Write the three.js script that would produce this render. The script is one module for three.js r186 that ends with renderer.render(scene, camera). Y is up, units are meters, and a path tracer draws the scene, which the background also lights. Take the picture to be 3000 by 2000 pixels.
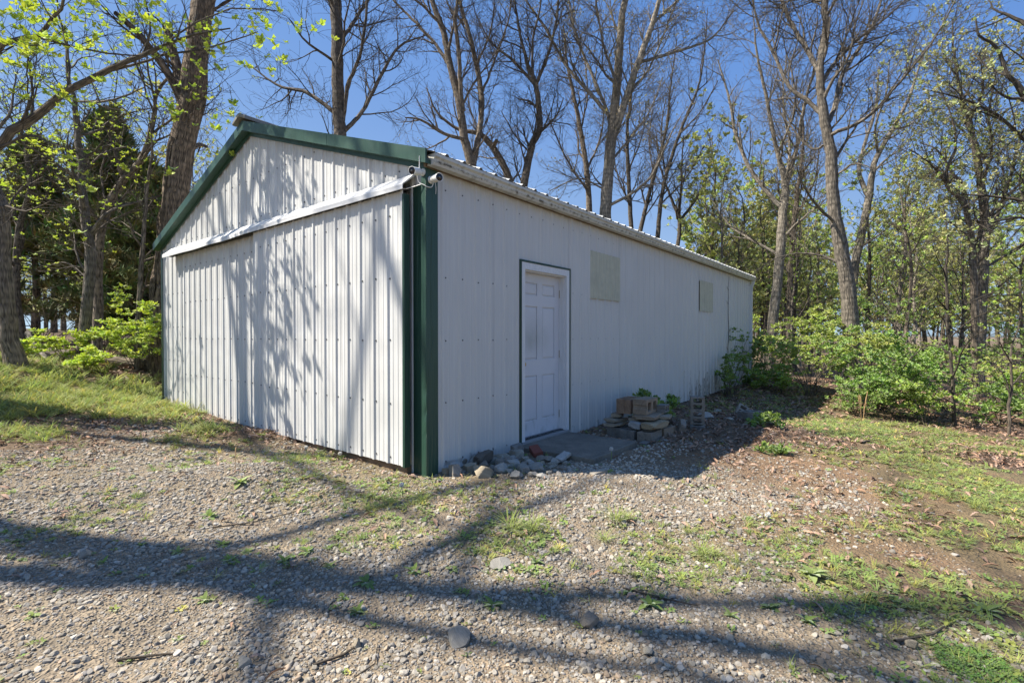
import * as THREE from 'three';
import { mergeGeometries, toCreasedNormals } from 'three/addons/utils/BufferGeometryUtils.js';

// ---------- camera, sky, sun, exposure ----------
const scene = new THREE.Scene();
const renderer = new THREE.WebGLRenderer({ antialias: true });
renderer.toneMapping = THREE.LinearToneMapping;
renderer.toneMappingExposure = 2.2;
renderer.shadowMap.enabled = true;
const camera = new THREE.PerspectiveCamera(69.3, 1024 / 682, 0.05, 600);
camera.position.set(0, 1.35, 0);
camera.lookAt(0, 1.35 - 0.0124, -1);
const SUN = new THREE.Vector3(-2.40, 3.0, 0.16).normalize();

function makeSky() {
  const W = 1024, Hh = 512, d = new Float32Array(W * Hh * 4);
  const K = 0.445;
  for (let j = 0; j < Hh; j++) for (let i = 0; i < W; i++) {
    const el = ((j + 0.5) / Hh - 0.5) * Math.PI, az = ((i + 0.5) / W - 0.5) * 2 * Math.PI;
    const y = Math.sin(el), c = Math.cos(el), x = c * Math.cos(az), z = c * Math.sin(az);
    const s = x * SUN.x + y * SUN.y + z * SUN.z;
    const h = Math.pow(1 - Math.max(0, y), 3.2);
    const g = Math.pow(Math.max(0, 0.5 + 0.5 * s), 2.2);
    let r = 0.036 + 0.50 * h + 0.18 * g, gg = 0.195 + 0.54 * h + 0.21 * g, b = 0.66 + 0.28 * h + 0.16 * g;
    if (y < 0) { const k = Math.min(1, -y * 6); r = r * (1 - k) + 0.16 * k; gg = gg * (1 - k) + 0.15 * k; b = b * (1 - k) + 0.11 * k; }
    const o = (j * W + i) * 4;
    d[o] = r * K; d[o + 1] = gg * K; d[o + 2] = b * K; d[o + 3] = 1;
  }
  const t = new THREE.DataTexture(d, W, Hh, THREE.RGBAFormat, THREE.FloatType);
  t.mapping = THREE.EquirectangularReflectionMapping; t.magFilter = THREE.LinearFilter; t.needsUpdate = true;
  return t;
}
scene.background = makeSky();
scene.environment = scene.background;
const sun = new THREE.DirectionalLight(new THREE.Color(1.0, 0.93, 0.82), 5.0);
sun.position.copy(SUN).multiplyScalar(60); sun.castShadow = true; sun.shadow.radius = 1;
sun.shadow.mapSize.set(4096, 4096);
Object.assign(sun.shadow.camera, { left: -35, right: 35, top: 35, bottom: -35, near: 1, far: 140 });
scene.add(sun); scene.add(sun.target);

// ---------- helpers ----------
function rng(seed) { let a = seed >>> 0; return () => { a = (a + 0x6D2B79F5) >>> 0; let t = a; t = Math.imul(t ^ (t >>> 15), t | 1); t ^= t + Math.imul(t ^ (t >>> 7), t | 61); return ((t ^ (t >>> 14)) >>> 0) / 4294967296; }; }
const V = (x, y, z) => new THREE.Vector3(x, y, z);
const clamp = (x, a, b) => Math.min(b, Math.max(a, x));
const sstep = (a, b, x) => { const t = clamp((x - a) / (b - a), 0, 1); return t * t * (3 - 2 * t); };
function h2(i, j) { let h = Math.imul(i | 0, 374761393) + Math.imul(j | 0, 668265263); h = Math.imul(h ^ (h >>> 13), 1274126177); return ((h ^ (h >>> 16)) >>> 0) / 4294967296; }
function vn(x, y, per = 0) {
  let i = Math.floor(x), j = Math.floor(y); const f = x - i, g = y - j, u = f * f * (3 - 2 * f), v = g * g * (3 - 2 * g);
  let i1 = i + 1, j1 = j + 1;
  if (per) { i = ((i % per) + per) % per; j = ((j % per) + per) % per; i1 %= per; j1 %= per; if (i1 < 0) i1 += per; if (j1 < 0) j1 += per; }
  const a = h2(i, j), b = h2(i1, j), c = h2(i, j1), d = h2(i1, j1);
  return a + (b - a) * u + (c - a) * v + (a - b - c + d) * u * v;
}
function fbm(x, y, o = 4) { let s = 0, a = 0.5, t = 0; for (let k = 0; k < o; k++) { s += a * vn(x, y); t += a; x = x * 2.03 + 11.3; y = y * 2.03 + 5.7; a *= 0.5; } return s / t; }
const taken = new Map();
function numbered(n) { const k = taken.get(n) || 0; taken.set(n, k + 1); return k ? n + '_' + String(k).padStart(3, '0') : n; }
function tag(o, label, category, group, kind) { o.userData.label = label; o.userData.category = category; if (group) o.userData.group = group; if (kind) o.userData.kind = kind; return o; }
function shade(o) { o.traverse(m => { if (m.isMesh) { m.castShadow = true; m.receiveShadow = true; } }); return o; }
function thing(name, label, category, group) { const g = new THREE.Group(); g.name = numbered(name); scene.add(g); return tag(g, label, category, group); }
function mesh(name, geo, mat, parent) { const m = new THREE.Mesh(geo, mat); m.castShadow = m.receiveShadow = true; if (parent === scene) name = numbered(name); m.name = name; parent.add(m); return m; }
function one(name, geo, mat, label, category, group) { return tag(mesh(name, geo, mat, scene), label, category, group); }
function dataTex(w, h, fn, srgb = true) {
  const d = new Uint8Array(w * h * 4);
  for (let j = 0; j < h; j++) for (let i = 0; i < w; i++) { const c = fn(i, j), o = (j * w + i) * 4; d[o] = clamp(c[0] * 255, 0, 255); d[o + 1] = clamp(c[1] * 255, 0, 255); d[o + 2] = clamp(c[2] * 255, 0, 255); d[o + 3] = 255; }
  const t = new THREE.DataTexture(d, w, h, THREE.RGBAFormat); t.wrapS = t.wrapT = THREE.RepeatWrapping; t.magFilter = THREE.LinearFilter; t.minFilter = THREE.LinearMipmapLinearFilter; t.generateMipmaps = true;
  if (srgb) t.colorSpace = THREE.SRGBColorSpace; t.needsUpdate = true; return t;
}
const std = (o) => new THREE.MeshStandardMaterial(o);
const rgb = (r, g, b) => new THREE.Color().setRGB(r, g, b);
function box(x0, x1, y0, y1, z0, z1) { const g = new THREE.BoxGeometry(x1 - x0, y1 - y0, z1 - z0); g.translate((x0 + x1) / 2, (y0 + y1) / 2, (z0 + z1) / 2); return g; }

// ---------- terrain ----------
const CTRL = [[0,0,-0.1],[-3,-1.5,-0.04],[3,-1.5,-0.17],[0,-3,-0.06],[-0.8,-4.5,-0.01],[-0.794,-4.706,0],[0.6,-4.6,-0.01],[2,-5,-0.06],[1.5,-6.2,-0.01],[3.5,-7.5,-0.04],[6.4,-12.5,-0.08],[7.4,-14.6,-0.06],[5,-10,-0.16],[6.9,-11,-0.3],[9,-9,-0.5],[4,-5,-0.17],[6,-6,-0.3],[5,-3,-0.3],[9,-4,-0.55],[14,-16,-0.6],[18,-8,-0.9],[10,-20,-0.1],[20,-30,-0.6],[0,-30,0.4],[0,-60,0.8],[40,-50,-0.5],[60,0,-1],[-0.5,-6.5,0],[-2.5,-6,0.02],[-4.8,-8,0.08],[-6.55,-9.28,0.15],[-6.8,-7,0.3],[-5.2,-5,0.13],[-4,-3,0.03],[-10.6,-11,0.78],[-9.9,-13,0.68],[-9,-9,0.75],[-8,-3,0.3],[-12,-5,0.75],[-15,0,0.8],[-15,-16,1.1],[-12,-25,1.1],[-25,-25,1.6],[-40,0,1.8],[-60,-60,2],[0,8,-0.2],[0,60,-0.5],[-50,60,1],[60,60,-1],[90,-90,0],[0,-110,1.2],[-110,-90,2.2]];
const NC = CTRL.length;
const TPS = (() => {
  const n = NC + 3, A = [];
  const ph = r2 => r2 > 1e-12 ? 0.5 * r2 * Math.log(r2) : 0;
  for (let i = 0; i < n; i++) A.push(new Float64Array(n + 1));
  for (let i = 0; i < NC; i++) {
    for (let j = 0; j < NC; j++) A[i][j] = ph((CTRL[i][0] - CTRL[j][0]) ** 2 + (CTRL[i][1] - CTRL[j][1]) ** 2) + (i === j ? 0.02 : 0);
    A[i][NC] = A[NC][i] = 1; A[i][NC + 1] = A[NC + 1][i] = CTRL[i][0]; A[i][NC + 2] = A[NC + 2][i] = CTRL[i][1]; A[i][n] = CTRL[i][2];
  }
  for (let c = 0; c < n; c++) {
    let p = c; for (let r = c + 1; r < n; r++) if (Math.abs(A[r][c]) > Math.abs(A[p][c])) p = r;
    [A[c], A[p]] = [A[p], A[c]];
    for (let r = c + 1; r < n; r++) { const f = A[r][c] / A[c][c]; if (f) for (let k = c; k <= n; k++) A[r][k] -= f * A[c][k]; }
  }
  const w = new Float64Array(n);
  for (let r = n - 1; r >= 0; r--) { let s = A[r][n]; for (let k = r + 1; k < n; k++) s -= A[r][k] * w[k]; w[r] = s / A[r][r]; }
  return w;
})();
function base(x, z) { let s = TPS[NC] + TPS[NC + 1] * x + TPS[NC + 2] * z; for (let i = 0; i < NC; i++) { const a = x - CTRL[i][0], b = z - CTRL[i][1], r2 = a * a + b * b; if (r2 > 1e-12) s += TPS[i] * 0.5 * r2 * Math.log(r2); } return s; }
const BUMPS = [[-3.5, -6.1, 0.10, 0.75, 0.5], [-2.35, -4.55, 0.09, 0.6, 0.42], [-3.2, -4.5, 0.05, 0.9, 0.4], [-0.2, -4.25, 0.03, 0.5, 0.3], [0.1, -4.75, 0.035, 0.6, 0.25], [2.2, -5.6, 0.05, 0.8, 0.5], [4.2, -8.0, 0.05, 1.2, 0.8]];
// building frame: X along the long wall, Z out of it, origin at the near corner
const BO = V(-0.794, 0, -4.706), CA = 0.622, SA = 0.783;
const toW = (X, Z) => [BO.x + CA * X + SA * Z, BO.z - SA * X + CA * Z];
const toL = (x, z) => { const a = x - BO.x, b = z - BO.z; return [a * CA - b * SA, a * SA + b * CA]; };
function ground(x, z) {
  let y = base(x, z);
  for (const b of BUMPS) { const dx = (x - b[0]) / b[3], dz = (z - b[1]) / b[4], q = dx * dx + dz * dz; if (q < 9) y += b[2] * Math.exp(-q); }
  const near = Math.exp(-(x * x + z * z) / 900);
  const L = toL(x, z), dw = Math.min(Math.abs(L[1]) + (L[0] < -0.5 || L[0] > 13 ? 9 : 0), Math.abs(L[0]) + (L[1] > 0.5 || L[1] < -7.8 ? 9 : 0));
  const k = 0.35 + 0.65 * sstep(0.1, 0.9, dw);
  y += ((fbm(x * 0.9 + 31, z * 0.9 + 17, 3) - 0.5) * 0.09 * k + (fbm(x * 4.2 + 3, z * 4.2 + 9, 3) - 0.5) * 0.035 * k) * (0.3 + 0.7 * near);
  return y;
}
// what covers the ground: gravel, green growth, bare soil, dead leaves
const COVER = [[-2.05,-2.07,1,0,0,0],[-1.43,-2.08,1,0,0,0],[-0.69,-2.09,0.95,0,0.05,0],[0.04,-2.11,0.9,0,0.1,0],[0.79,-2.13,0.9,0,0.1,0],[1.56,-2.14,0.85,0.1,0,0],[1.95,-2.16,0.6,0.4,0,0],[2.23,-2.18,0.2,0.6,0,0.2],[-2.38,-2.40,1,0,0,0],[-1.65,-2.42,1,0,0,0],[-0.81,-2.44,0.9,0,0.1,0],[0.05,-2.45,0.85,0,0.15,0],[0.92,-2.47,0.9,0,0,0],[1.59,-2.49,0.7,0.3,0,0],[1.94,-2.51,0.2,0.6,0,0.2],[2.29,-2.53,0,0.6,0,0.3],[2.63,-2.57,0,0.5,0,0.4],[-2.77,-2.79,1,0,0,0],[-2.17,-2.81,0.95,0,0,0],[-1.44,-2.83,0.9,0.1,0,0],[-0.70,-2.86,0.85,0.1,0,0],[0.06,-2.87,0.7,0.25,0,0],[0.83,-2.89,0.6,0.3,0,0],[1.47,-2.91,0.4,0.45,0,0],[2.01,-2.95,0,0.6,0,0.3],[2.58,-3.01,0,0.5,0,0.4],[3.15,-3.07,0,0.2,0.2,0.6],[-3.24,-3.26,0.8,0.2,0,0],[-2.55,-3.30,0.9,0,0,0],[-1.70,-3.34,0.85,0,0,0],[-0.82,-3.37,0.7,0.3,0,0],[-0.08,-3.38,0.4,0.6,0,0],[0.52,-3.39,0.5,0.5,0,0],[1.28,-3.43,0.4,0.4,0.2,0],[1.92,-3.49,0.2,0.4,0.4,0],[2.59,-3.56,0,0.2,0.6,0.2],[3.30,-3.66,0,0.6,0.2,0.2],[3.85,-3.75,0,0.5,0,0.4],[-3.89,-3.92,0.7,0.2,0,0],[-3.09,-4.00,0.7,0.3,0,0],[-2.41,-4.04,0.8,0,0,0],[-1.71,-4.08,0.6,0.4,0,0],[-1.00,-4.11,0.4,0.6,0,0],[-0.28,-4.11,0.5,0.3,0.2,0],[0.45,-4.11,0.7,0,0.2,0],[1.19,-4.16,0.8,0,0.2,0],[1.97,-4.26,0.4,0,0.5,0],[2.80,-4.38,0.2,0,0.7,0],[3.70,-4.54,0,0.3,0.7,0],[4.42,-4.67,0,0.8,0,0],[4.89,-4.76,0,0.8,0,0],[-4.71,-4.74,0.6,0.2,0,0.2],[-3.98,-4.88,0.8,0,0,0],[-2.99,-5.02,0.7,0.2,0,0],[-2.34,-5.06,0.4,0.6,0,0],[-1.69,-5.10,0.3,0.5,0,0.2],[0.79,-5.14,0.9,0,0,0],[1.49,-5.22,0.7,0,0.3,0],[2.23,-5.35,0,0,0.7,0.3],[3.27,-5.50,0,0,0.9,0],[4.12,-5.68,0,0.5,0.4,0],[5.46,-6.05,0,0.8,0,0],[6.57,-6.40,0,0,0,0.8],[-5.73,-5.77,0,0.5,0,0.5],[-5.17,-6.00,0.2,0,0,0.7],[-4.51,-6.20,0.5,0,0,0.3],[-3.80,-6.37,0,0.5,0,0.5],[-3.29,-6.48,0,0,0.2,0.6],[2.85,-6.82,0,0,0.4,0.6],[3.89,-7.07,0,0,0.4,0.6],[5.72,-7.88,0,0.7,0,0.2],[7.41,-8.63,0,0.7,0.2,0],[9.48,-9.24,0,0,0,1],[-7.10,-7.16,0,0.8,0,0],[-6.67,-7.75,0,0.8,0,0],[-6.21,-8.53,0,0.6,0,0.4],[6.76,-11.37,0,0.5,0,0.4],[8.04,-11.79,0,0.2,0,0.6],[11.18,-13.02,0,0,0,0.8],[-8.60,-8.67,0,0.7,0,0.3],[-8.41,-9.77,0,0.6,0,0.4],[-8.21,-10.88,0,0,0,0.8], [-12, -14, 0, .15, 0, .9], [-9, -13, 0, .1, 0, .9], [-16, -20, 0, .2, 0, .8], [0, -30, 0, .2, 0, .8], [12, -18, 0, .25, 0, .8], [18, -14, 0, .2, 0, .9], [30, -30, 0, .2, 0, .8], [14, -8, 0, .2, 0, .8], [-12, -4, 0, .5, 0, .5], [-9, -2, .3, .5, 0, .2], [0, 3, .9, 0, .1, 0], [5, 0, 0, .6, 0, .3], [-4, 0, 1, 0, 0, 0], [7, -4, 0, .6, 0, .3], [8, -13, 0, .3, 0, .7], [60, -60, 0, .2, 0, .8], [-60, -60, 0, .2, 0, .8]];
const Wt = [0, 0, 0, 0];
function cover(x, z) {
  const wx = x + (fbm(x * 1.3, z * 1.3, 3) - 0.5) * 0.9, wz = z + (fbm(x * 1.3 + 40, z * 1.3 + 7, 3) - 0.5) * 0.9;
  let g = 0, a = 0, s = 0, l = 0, t = 0;
  for (const c of COVER) { const dx = wx - c[0], dz = wz - c[1], d2 = dx * dx + dz * dz + 0.02, w = 1 / (d2 * d2); g += c[2] * w; a += c[3] * w; s += c[4] * w; l += c[5] * w; t += w; }
  Wt[0] = g / t; Wt[1] = a / t; Wt[2] = s / t; Wt[3] = l / t; return Wt;
}
function buildGround() {
  const line = (a, b, step, far) => { const o = []; for (let x = a; x <= b + 1e-6; x += step) o.push(x); let s = step, x = a; const lo = []; while (x > -far) { s *= 1.22; x -= s; lo.push(x); } s = step; x = b; while (x < far) { s *= 1.22; x += s; o.push(x); } return lo.reverse().concat(o); };
  const xs = line(-8.5, 9.5, 0.055, 260), zs = line(-12.5, -1.0, 0.055, 260), nx = xs.length, nz = zs.length;
  const P = new Float32Array(nx * nz * 3), Cc = new Float32Array(nx * nz * 3), U = new Float32Array(nx * nz * 2), I = new Uint32Array((nx - 1) * (nz - 1) * 6);
  for (let j = 0, o = 0; j < nz; j++) for (let i = 0; i < nx; i++, o++) {
    const x = xs[i], z = zs[j]; P[o * 3] = x; P[o * 3 + 1] = ground(x, z); P[o * 3 + 2] = z; U[o * 2] = x / 2.6; U[o * 2 + 1] = z / 2.6;
    const w = cover(x, z), n = fbm(x * 2.2 + 9, z * 2.2 + 4, 4), m = fbm(x * 7 + 2, z * 7, 3);
    let g = w[0], a = w[1] * sstep(0.36, 0.62, n) * 1.3, s = w[2] + 0.10 * sstep(0.5, 0.7, m), l = w[3]; const t = g + a + s + l + 1e-6; g /= t; a /= t; s /= t; l /= t;
    const v = 0.82 + 0.36 * m;
    Cc[o * 3] = (g * 0.325 + a * 0.25 + s * 0.32 + l * 0.17) * v; Cc[o * 3 + 1] = (g * 0.265 + a * 0.20 + s * 0.205 + l * 0.112) * v; Cc[o * 3 + 2] = (g * 0.19 + a * 0.10 + s * 0.115 + l * 0.072) * v;
  }
  let q = 0; for (let j = 0; j < nz - 1; j++) for (let i = 0; i < nx - 1; i++) { const a = j * nx + i, b = a + 1, c = a + nx, d = c + 1; I[q++] = a; I[q++] = c; I[q++] = b; I[q++] = b; I[q++] = c; I[q++] = d; }
  const g = new THREE.BufferGeometry(); g.setAttribute('position', new THREE.BufferAttribute(P, 3)); g.setAttribute('color', new THREE.BufferAttribute(Cc, 3)); g.setAttribute('uv', new THREE.BufferAttribute(U, 2)); g.setIndex(new THREE.BufferAttribute(I, 1)); g.computeVertexNormals();
  const N = 1024, hm = new Float32Array(N * N);
  for (let j = 0; j < N; j++) for (let i = 0; i < N; i++) { let s = 0; for (const [p, a] of [[16, .12], [64, .22], [160, .3], [340, .36]]) s += a * vn(i / N * p, j / N * p, p); hm[j * N + i] = s; }
  const map = dataTex(N, N, (i, j) => { const h = hm[j * N + i], k = clamp(0.5 + 1.5 * (h - 0.5), 0, 1), e = h2(i, j) * 0.1; return [0.70 + 0.34 * k - e, 0.70 + 0.33 * k - e, 0.70 + 0.31 * k - e]; });
  const bump = dataTex(N, N, (i, j) => { const h = clamp(0.5 + 1.5 * (hm[j * N + i] - 0.5), 0, 1); return [h, h, h]; }, false);
  const m = mesh('ground', g, std({ vertexColors: true, map, bumpMap: bump, bumpScale: 0.02, roughness: 1 }), scene); m.userData.kind = 'structure'; m.userData.label = 'gravel, soil and leaf covered sloping ground'; m.userData.category = 'ground';
}
buildGround();

// ---------- metal building ----------
const LEN = 12.46, WID = 7.36, MID = WID / 2, PITCH = 0.2385, GP = 0.228;
const roofY = w => 4.325 - 0.335 * Math.abs(w - MID);      // w runs across the gable, 0 at the near corner
const paintGrain = dataTex(512, 512, (i, j) => { const n = 0.90 + 0.08 * vn(i / 512 * 110, j / 512 * 4, 0) + 0.05 * vn(i / 512 * 12, j / 512 * 20) - (h2(i * 3, j) > 0.9965 ? 0.12 : 0); return [n, n, n * 0.992]; });
const waviness = dataTex(256, 256, (i, j) => { const n = 0.6 * vn(i / 256 * 6, j / 256 * 4, 4) + 0.4 * vn(i / 256 * 14, j / 256 * 9, 9); return [n, n, n]; }, false);
const M = {};
M.white = std({ color: rgb(0.63, 0.63, 0.62), map: paintGrain, bumpMap: waviness, bumpScale: 0.006, roughness: 0.5 });
M.wall = (() => {                                                       // long wall: mildew streaks low down at the far end, dust, thin runs below screws
  const W = 2048, Hh = 512, r = rng(77), st = [];
  for (let k = 0; k < 230; k++) { const X = 4.5 + 6.2 * Math.sqrt(r()), c = 8.3; st.push([X / 12.8 * W, 0.05 + 0.5 * r() * r() + 0.18 * Math.exp(-((X - c) ** 2) / 3), 1 + 3 * r(), 0.12 + 0.4 * r() * Math.exp(-((X - c) ** 2) / 5)]); }
  for (let k = 0; k < 90; k++) st.push([r() * W, 0.03 + 0.1 * r(), 1 + 2 * r(), 0.15 + 0.2 * r()]);
  const dirt = new Float32Array(W * Hh);
  for (const [cx, top, wd, a] of st) { const jt = Math.floor((top + 0.1) / 3.2 * Hh); for (let j = 0; j < jt; j++) for (let i = Math.floor(cx - wd * 2); i <= cx + wd * 2; i++) if (i >= 0 && i < W) dirt[j * W + i] += a * Math.exp(-(((i - cx) / wd) ** 2)) * vn(i * 0.6, j * 0.16) * 1.2; }
  const t = dataTex(W, Hh, (i, j) => {
    const X = i / W * 12.8, y = j / Hh * 3.2 - 0.1, d = clamp(dirt[j * W + i], 0, 0.8);
    const sp = y < 0.1 ? 0.3 * sstep(0.62, 0.8, fbm(X * 9, y * 14, 3)) : 0, run = 0.035 * vn(i * 0.9, j * 0.02) + 0.04 * fbm(X * 1.2, y * 1.6, 3);
    const k = (1 - d) * (1 - sp), w = 0.985 - run; return [w * (k + (1 - k) * 0.36), w * (k + (1 - k) * 0.35), w * 0.99 * (k + (1 - k) * 0.31)];
  });
  t.wrapS = t.wrapT = THREE.ClampToEdgeWrapping;
  return std({ color: rgb(0.62, 0.61, 0.59), map: t, roughness: 0.48, bumpMap: waviness, bumpScale: 0.005 });
})();
M.green = std({ color: rgb(0.026, 0.072, 0.050), map: paintGrain, roughness: 0.42, bumpMap: waviness, bumpScale: 0.008 });
M.screw = std({ color: rgb(0.10, 0.10, 0.10), roughness: 0.5, metalness: 0.3 });
M.fiber = new THREE.MeshPhysicalMaterial({ color: rgb(0.50, 0.49, 0.38), map: paintGrain, roughness: 0.55 });
M.roof = std({ color: rgb(0.60, 0.60, 0.58), map: paintGrain, roughness: 0.4 });
M.trimWhite = std({ color: rgb(0.70, 0.70, 0.71), map: paintGrain, roughness: 0.45 });
M.wood = std({ color: rgb(0.26, 0.18, 0.11), roughness: 0.9, map: dataTex(128, 256, (i, j) => { const n = 0.7 + 0.3 * vn(i / 4, j / 60); return [n, n, n]; }) });
M.dark = std({ color: rgb(0.05, 0.048, 0.045), roughness: 0.9 });
M.gutter = std({ color: rgb(0.62, 0.61, 0.58), roughness: 0.5, map: dataTex(2048, 128, (i, j) => {      // algae and drip stains, thickest along the lower lip
  const X = i / 2048 * 64, v = j / 128, n = fbm(X * 5, v * 3, 4), f = vn(i * 0.55, j * 0.4), lip = Math.exp(-(((v - 0.30 - 0.10 * (vn(X * 3, 1) - 0.5)) / 0.10) ** 2));
  const d = clamp(lip * sstep(0.3, 0.8, 0.6 * n + 0.4 * f) * 0.75 + 0.22 * sstep(0.52, 0.78, n) * (v < 0.75 ? 1 : 0.2), 0, 0.9), b = 0.97 - 0.06 * f;
  return [b * (1 - d) + d * 0.27, b * (1 - d) + d * 0.23, b * (1 - d) * 0.97 + d * 0.15]; }) });
M.doorPaint = std({ color: rgb(0.64, 0.64, 0.65), roughness: 0.42, map: dataTex(256, 512, (i, j) => {   // hand grime round the panels at mid height
  const u = i / 256, v = j / 512, n = fbm(u * 7, v * 11, 4), hnd = Math.exp(-(((v - 0.60) / 0.09) ** 2) - (((u - 0.38) / 0.25) ** 2));
  const d = clamp(0.42 * hnd * (0.5 + 0.5 * sstep(0.2, 0.8, n)) + 0.06 * n + (v < 0.1 ? 0.22 * sstep(0.45, 0.8, fbm(u * 22, v * 20, 3)) : 0), 0, 0.7); return [0.97 - d * 0.45, 0.97 - d * 0.42, 0.975 - d * 0.48]; }) });
M.concrete = (() => {
  const N = 512, f = (i, j) => 0.5 * fbm(i / N * 8, j / N * 8, 4) + 0.3 * fbm(i / N * 60, j / N * 60, 2) + 0.2 * h2(i, j);
  const map = dataTex(N, N, (i, j) => { const n = 0.62 + 0.5 * f(i, j); return [n, n * 0.985, n * 0.95]; });
  const b = dataTex(N, N, (i, j) => { const n = f(i + 7, j); return [n, n, n]; }, false);
  return (r, g, bl) => std({ color: rgb(r, g, bl), map, bumpMap: b, bumpScale: 0.006, roughness: 0.95 });
})();

// a ribbed sheet: s across, y up, d out of the wall; one tall rib every pitch with two small beads between
function ribSheet(s0, s1, yb, yt, pitch, phase, hgt, uvs, inv = 1) {
  const S = [];
  const k0 = Math.floor((s0 - phase) / pitch) - 1, k1 = Math.ceil((s1 - phase) / pitch) + 1;
  const raw = [];
  for (let k = k0; k <= k1; k++) { const c = phase + k * pitch; raw.push([c - 0.030, 0], [c - 0.012, hgt], [c + 0.012, hgt], [c + 0.030, 0]); for (const q of [1, 2]) { const m = c + pitch * q / 3; raw.push([m - 0.012, 0], [m - 0.003, 0.0045], [m + 0.003, 0.0045], [m + 0.012, 0]); } }
  const at = s => { for (let i = 0; i < raw.length - 1; i++) if (s >= raw[i][0] && s <= raw[i + 1][0]) { const t = (s - raw[i][0]) / (raw[i + 1][0] - raw[i][0] || 1); return raw[i][1] + t * (raw[i + 1][1] - raw[i][1]); } return 0; };
  S.push([s0, at(s0)]); for (const p of raw) if (p[0] > s0 + 1e-4 && p[0] < s1 - 1e-4) S.push(p); S.push([s1, at(s1)]);
  const P = [], Uv = []; const T = 0.0012;
  const quad = (a, b, c, d) => { for (const v of [a, b, c, a, c, d]) { P.push(v[0], v[1], v[2]); Uv.push(v[0] * uvs[0], (v[1] + 0.1) * uvs[1]); } };
  const fb = typeof yb === 'function' ? yb : () => yb, ft = typeof yt === 'function' ? yt : () => yt;
  for (let i = 0; i < S.length - 1; i++) {
    const [a, da] = S[i], [b, db] = S[i + 1], ab = fb(a), bb = fb(b), aT = ft(a), bT = ft(b);
    quad([a, ab, da], [b, bb, db], [b, bT, db], [a, aT, da]);
    quad([a, aT, da - T], [b, bT, db - T], [b, bb, db - T], [a, ab, da - T]);
    quad([a, ab, da - T], [b, bb, db - T], [b, bb, db], [a, ab, da]);
    quad([a, aT, da], [b, bT, db], [b, bT, db - T], [a, aT, da - T]);
  }
  const g = new THREE.BufferGeometry(); g.setAttribute('position', new THREE.Float32BufferAttribute(P, 3)); g.setAttribute('uv', new THREE.Float32BufferAttribute(Uv, 2)); g.computeVertexNormals(); return g;
}
function place(g, mat) {                                    // moves a geometry; a mirrored frame gets its faces turned back
  g.applyMatrix4(mat); if (mat.determinant() < 0) { const n = g.attributes.position.count, ix = []; if (g.index) { for (let i = 0; i < g.index.count; i += 3) ix.push(g.index.getX(i), g.index.getX(i + 2), g.index.getX(i + 1)); g.setIndex(ix); } else for (const k in g.attributes) { const a = g.attributes[k], m = a.itemSize; for (let i = 0; i < n; i += 3) for (let c = 0; c < m; c++) { const t = a.array[(i + 1) * m + c]; a.array[(i + 1) * m + c] = a.array[(i + 2) * m + c]; a.array[(i + 2) * m + c] = t; } } }
  g.computeVertexNormals(); return g;
}
const onGable = (x = 0) => new THREE.Matrix4().makeBasis(V(0, 0, -1), V(0, 1, 0), V(-1, 0, 0)).setPosition(x, 0, 0);
const shed = thing('metal_building', 'long white ribbed metal building with green corner and gable trim', 'building');
shed.position.copy(BO); shed.rotation.y = Math.atan2(SA, CA);
const screws = [];
const screwGeo = new THREE.CylinderGeometry(0.0075, 0.009, 0.008, 6); screwGeo.rotateX(Math.PI / 2);
const addScrew = (X, y, Z, gable) => { const g = screwGeo.clone(); if (gable) g.rotateY(-Math.PI / 2); g.translate(X, y, Z); screws.push(g); };

// long wall, sheet by sheet; openings for the door and the two fibreglass lights
const DX0 = 1.405, DX1 = 2.495, DY = 2.235, WALLT = 2.985;
const lights = [[3.05, 4.0], [7.89, 8.82]], LB = 1.885, LT = 2.57;
{
  const sh = rng(5); let a = 0.10;
  const cuts = [0.10, 0.95, DX0, DX1, 3.05, 4.0, 4.95, 5.905, 6.86, 7.89, 8.82, 9.77, 10.16, 11.12, 12.07, LEN];
  for (let i = 0; i < cuts.length - 1; i++) {
    const s0 = cuts[i] + (i ? 0 : 0), s1 = cuts[i + 1], lap = (i % 2) * 0.0022 + 0.0006, u = [1 / 12.8, 1 / 3.2];
    const put = (x0, x1, y0, y1, dz) => { const g = ribSheet(x0, x1, y0, y1, PITCH, 0.183, 0.017, u); g.translate(0, 0, dz); return mesh('wall_panel', g, M.wall, shed); };
    if (Math.abs(s0 - DX0) < 1e-6) put(s0, s1, DY, WALLT, lap);
    else if (lights.some(l => Math.abs(l[0] - s0) < 1e-6)) { put(s0, s1 + 0.012, -0.02, LB + 0.03, lap); put(s0, s1 + 0.012, LT - 0.03, WALLT, lap); }
    else put(s0, s1 + 0.012, -0.02, WALLT, lap);
  }
  for (const [x0, x1] of lights) {
    const g = ribSheet(x0 - 0.012, x1 + 0.012, LB, LT, PITCH * 0.49, 0.183, 0.012, [1, 1]); g.translate(0, 0, 0.0185); mesh('fibreglass_light', g, M.fiber, shed).userData.label = 'yellowed corrugated fibreglass light panel';
  }
  for (let X = 0.183; X < LEN; X += PITCH) for (const y of [0.10, 0.68, 1.30, 1.915, 2.78]) {
    if (X > DX0 - 0.06 && X < DX1 + 0.06 && y < DY + 0.02) continue; addScrew(X + 0.036, y + (sh() - 0.5) * 0.016, 0.004, false);
  }
}
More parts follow.
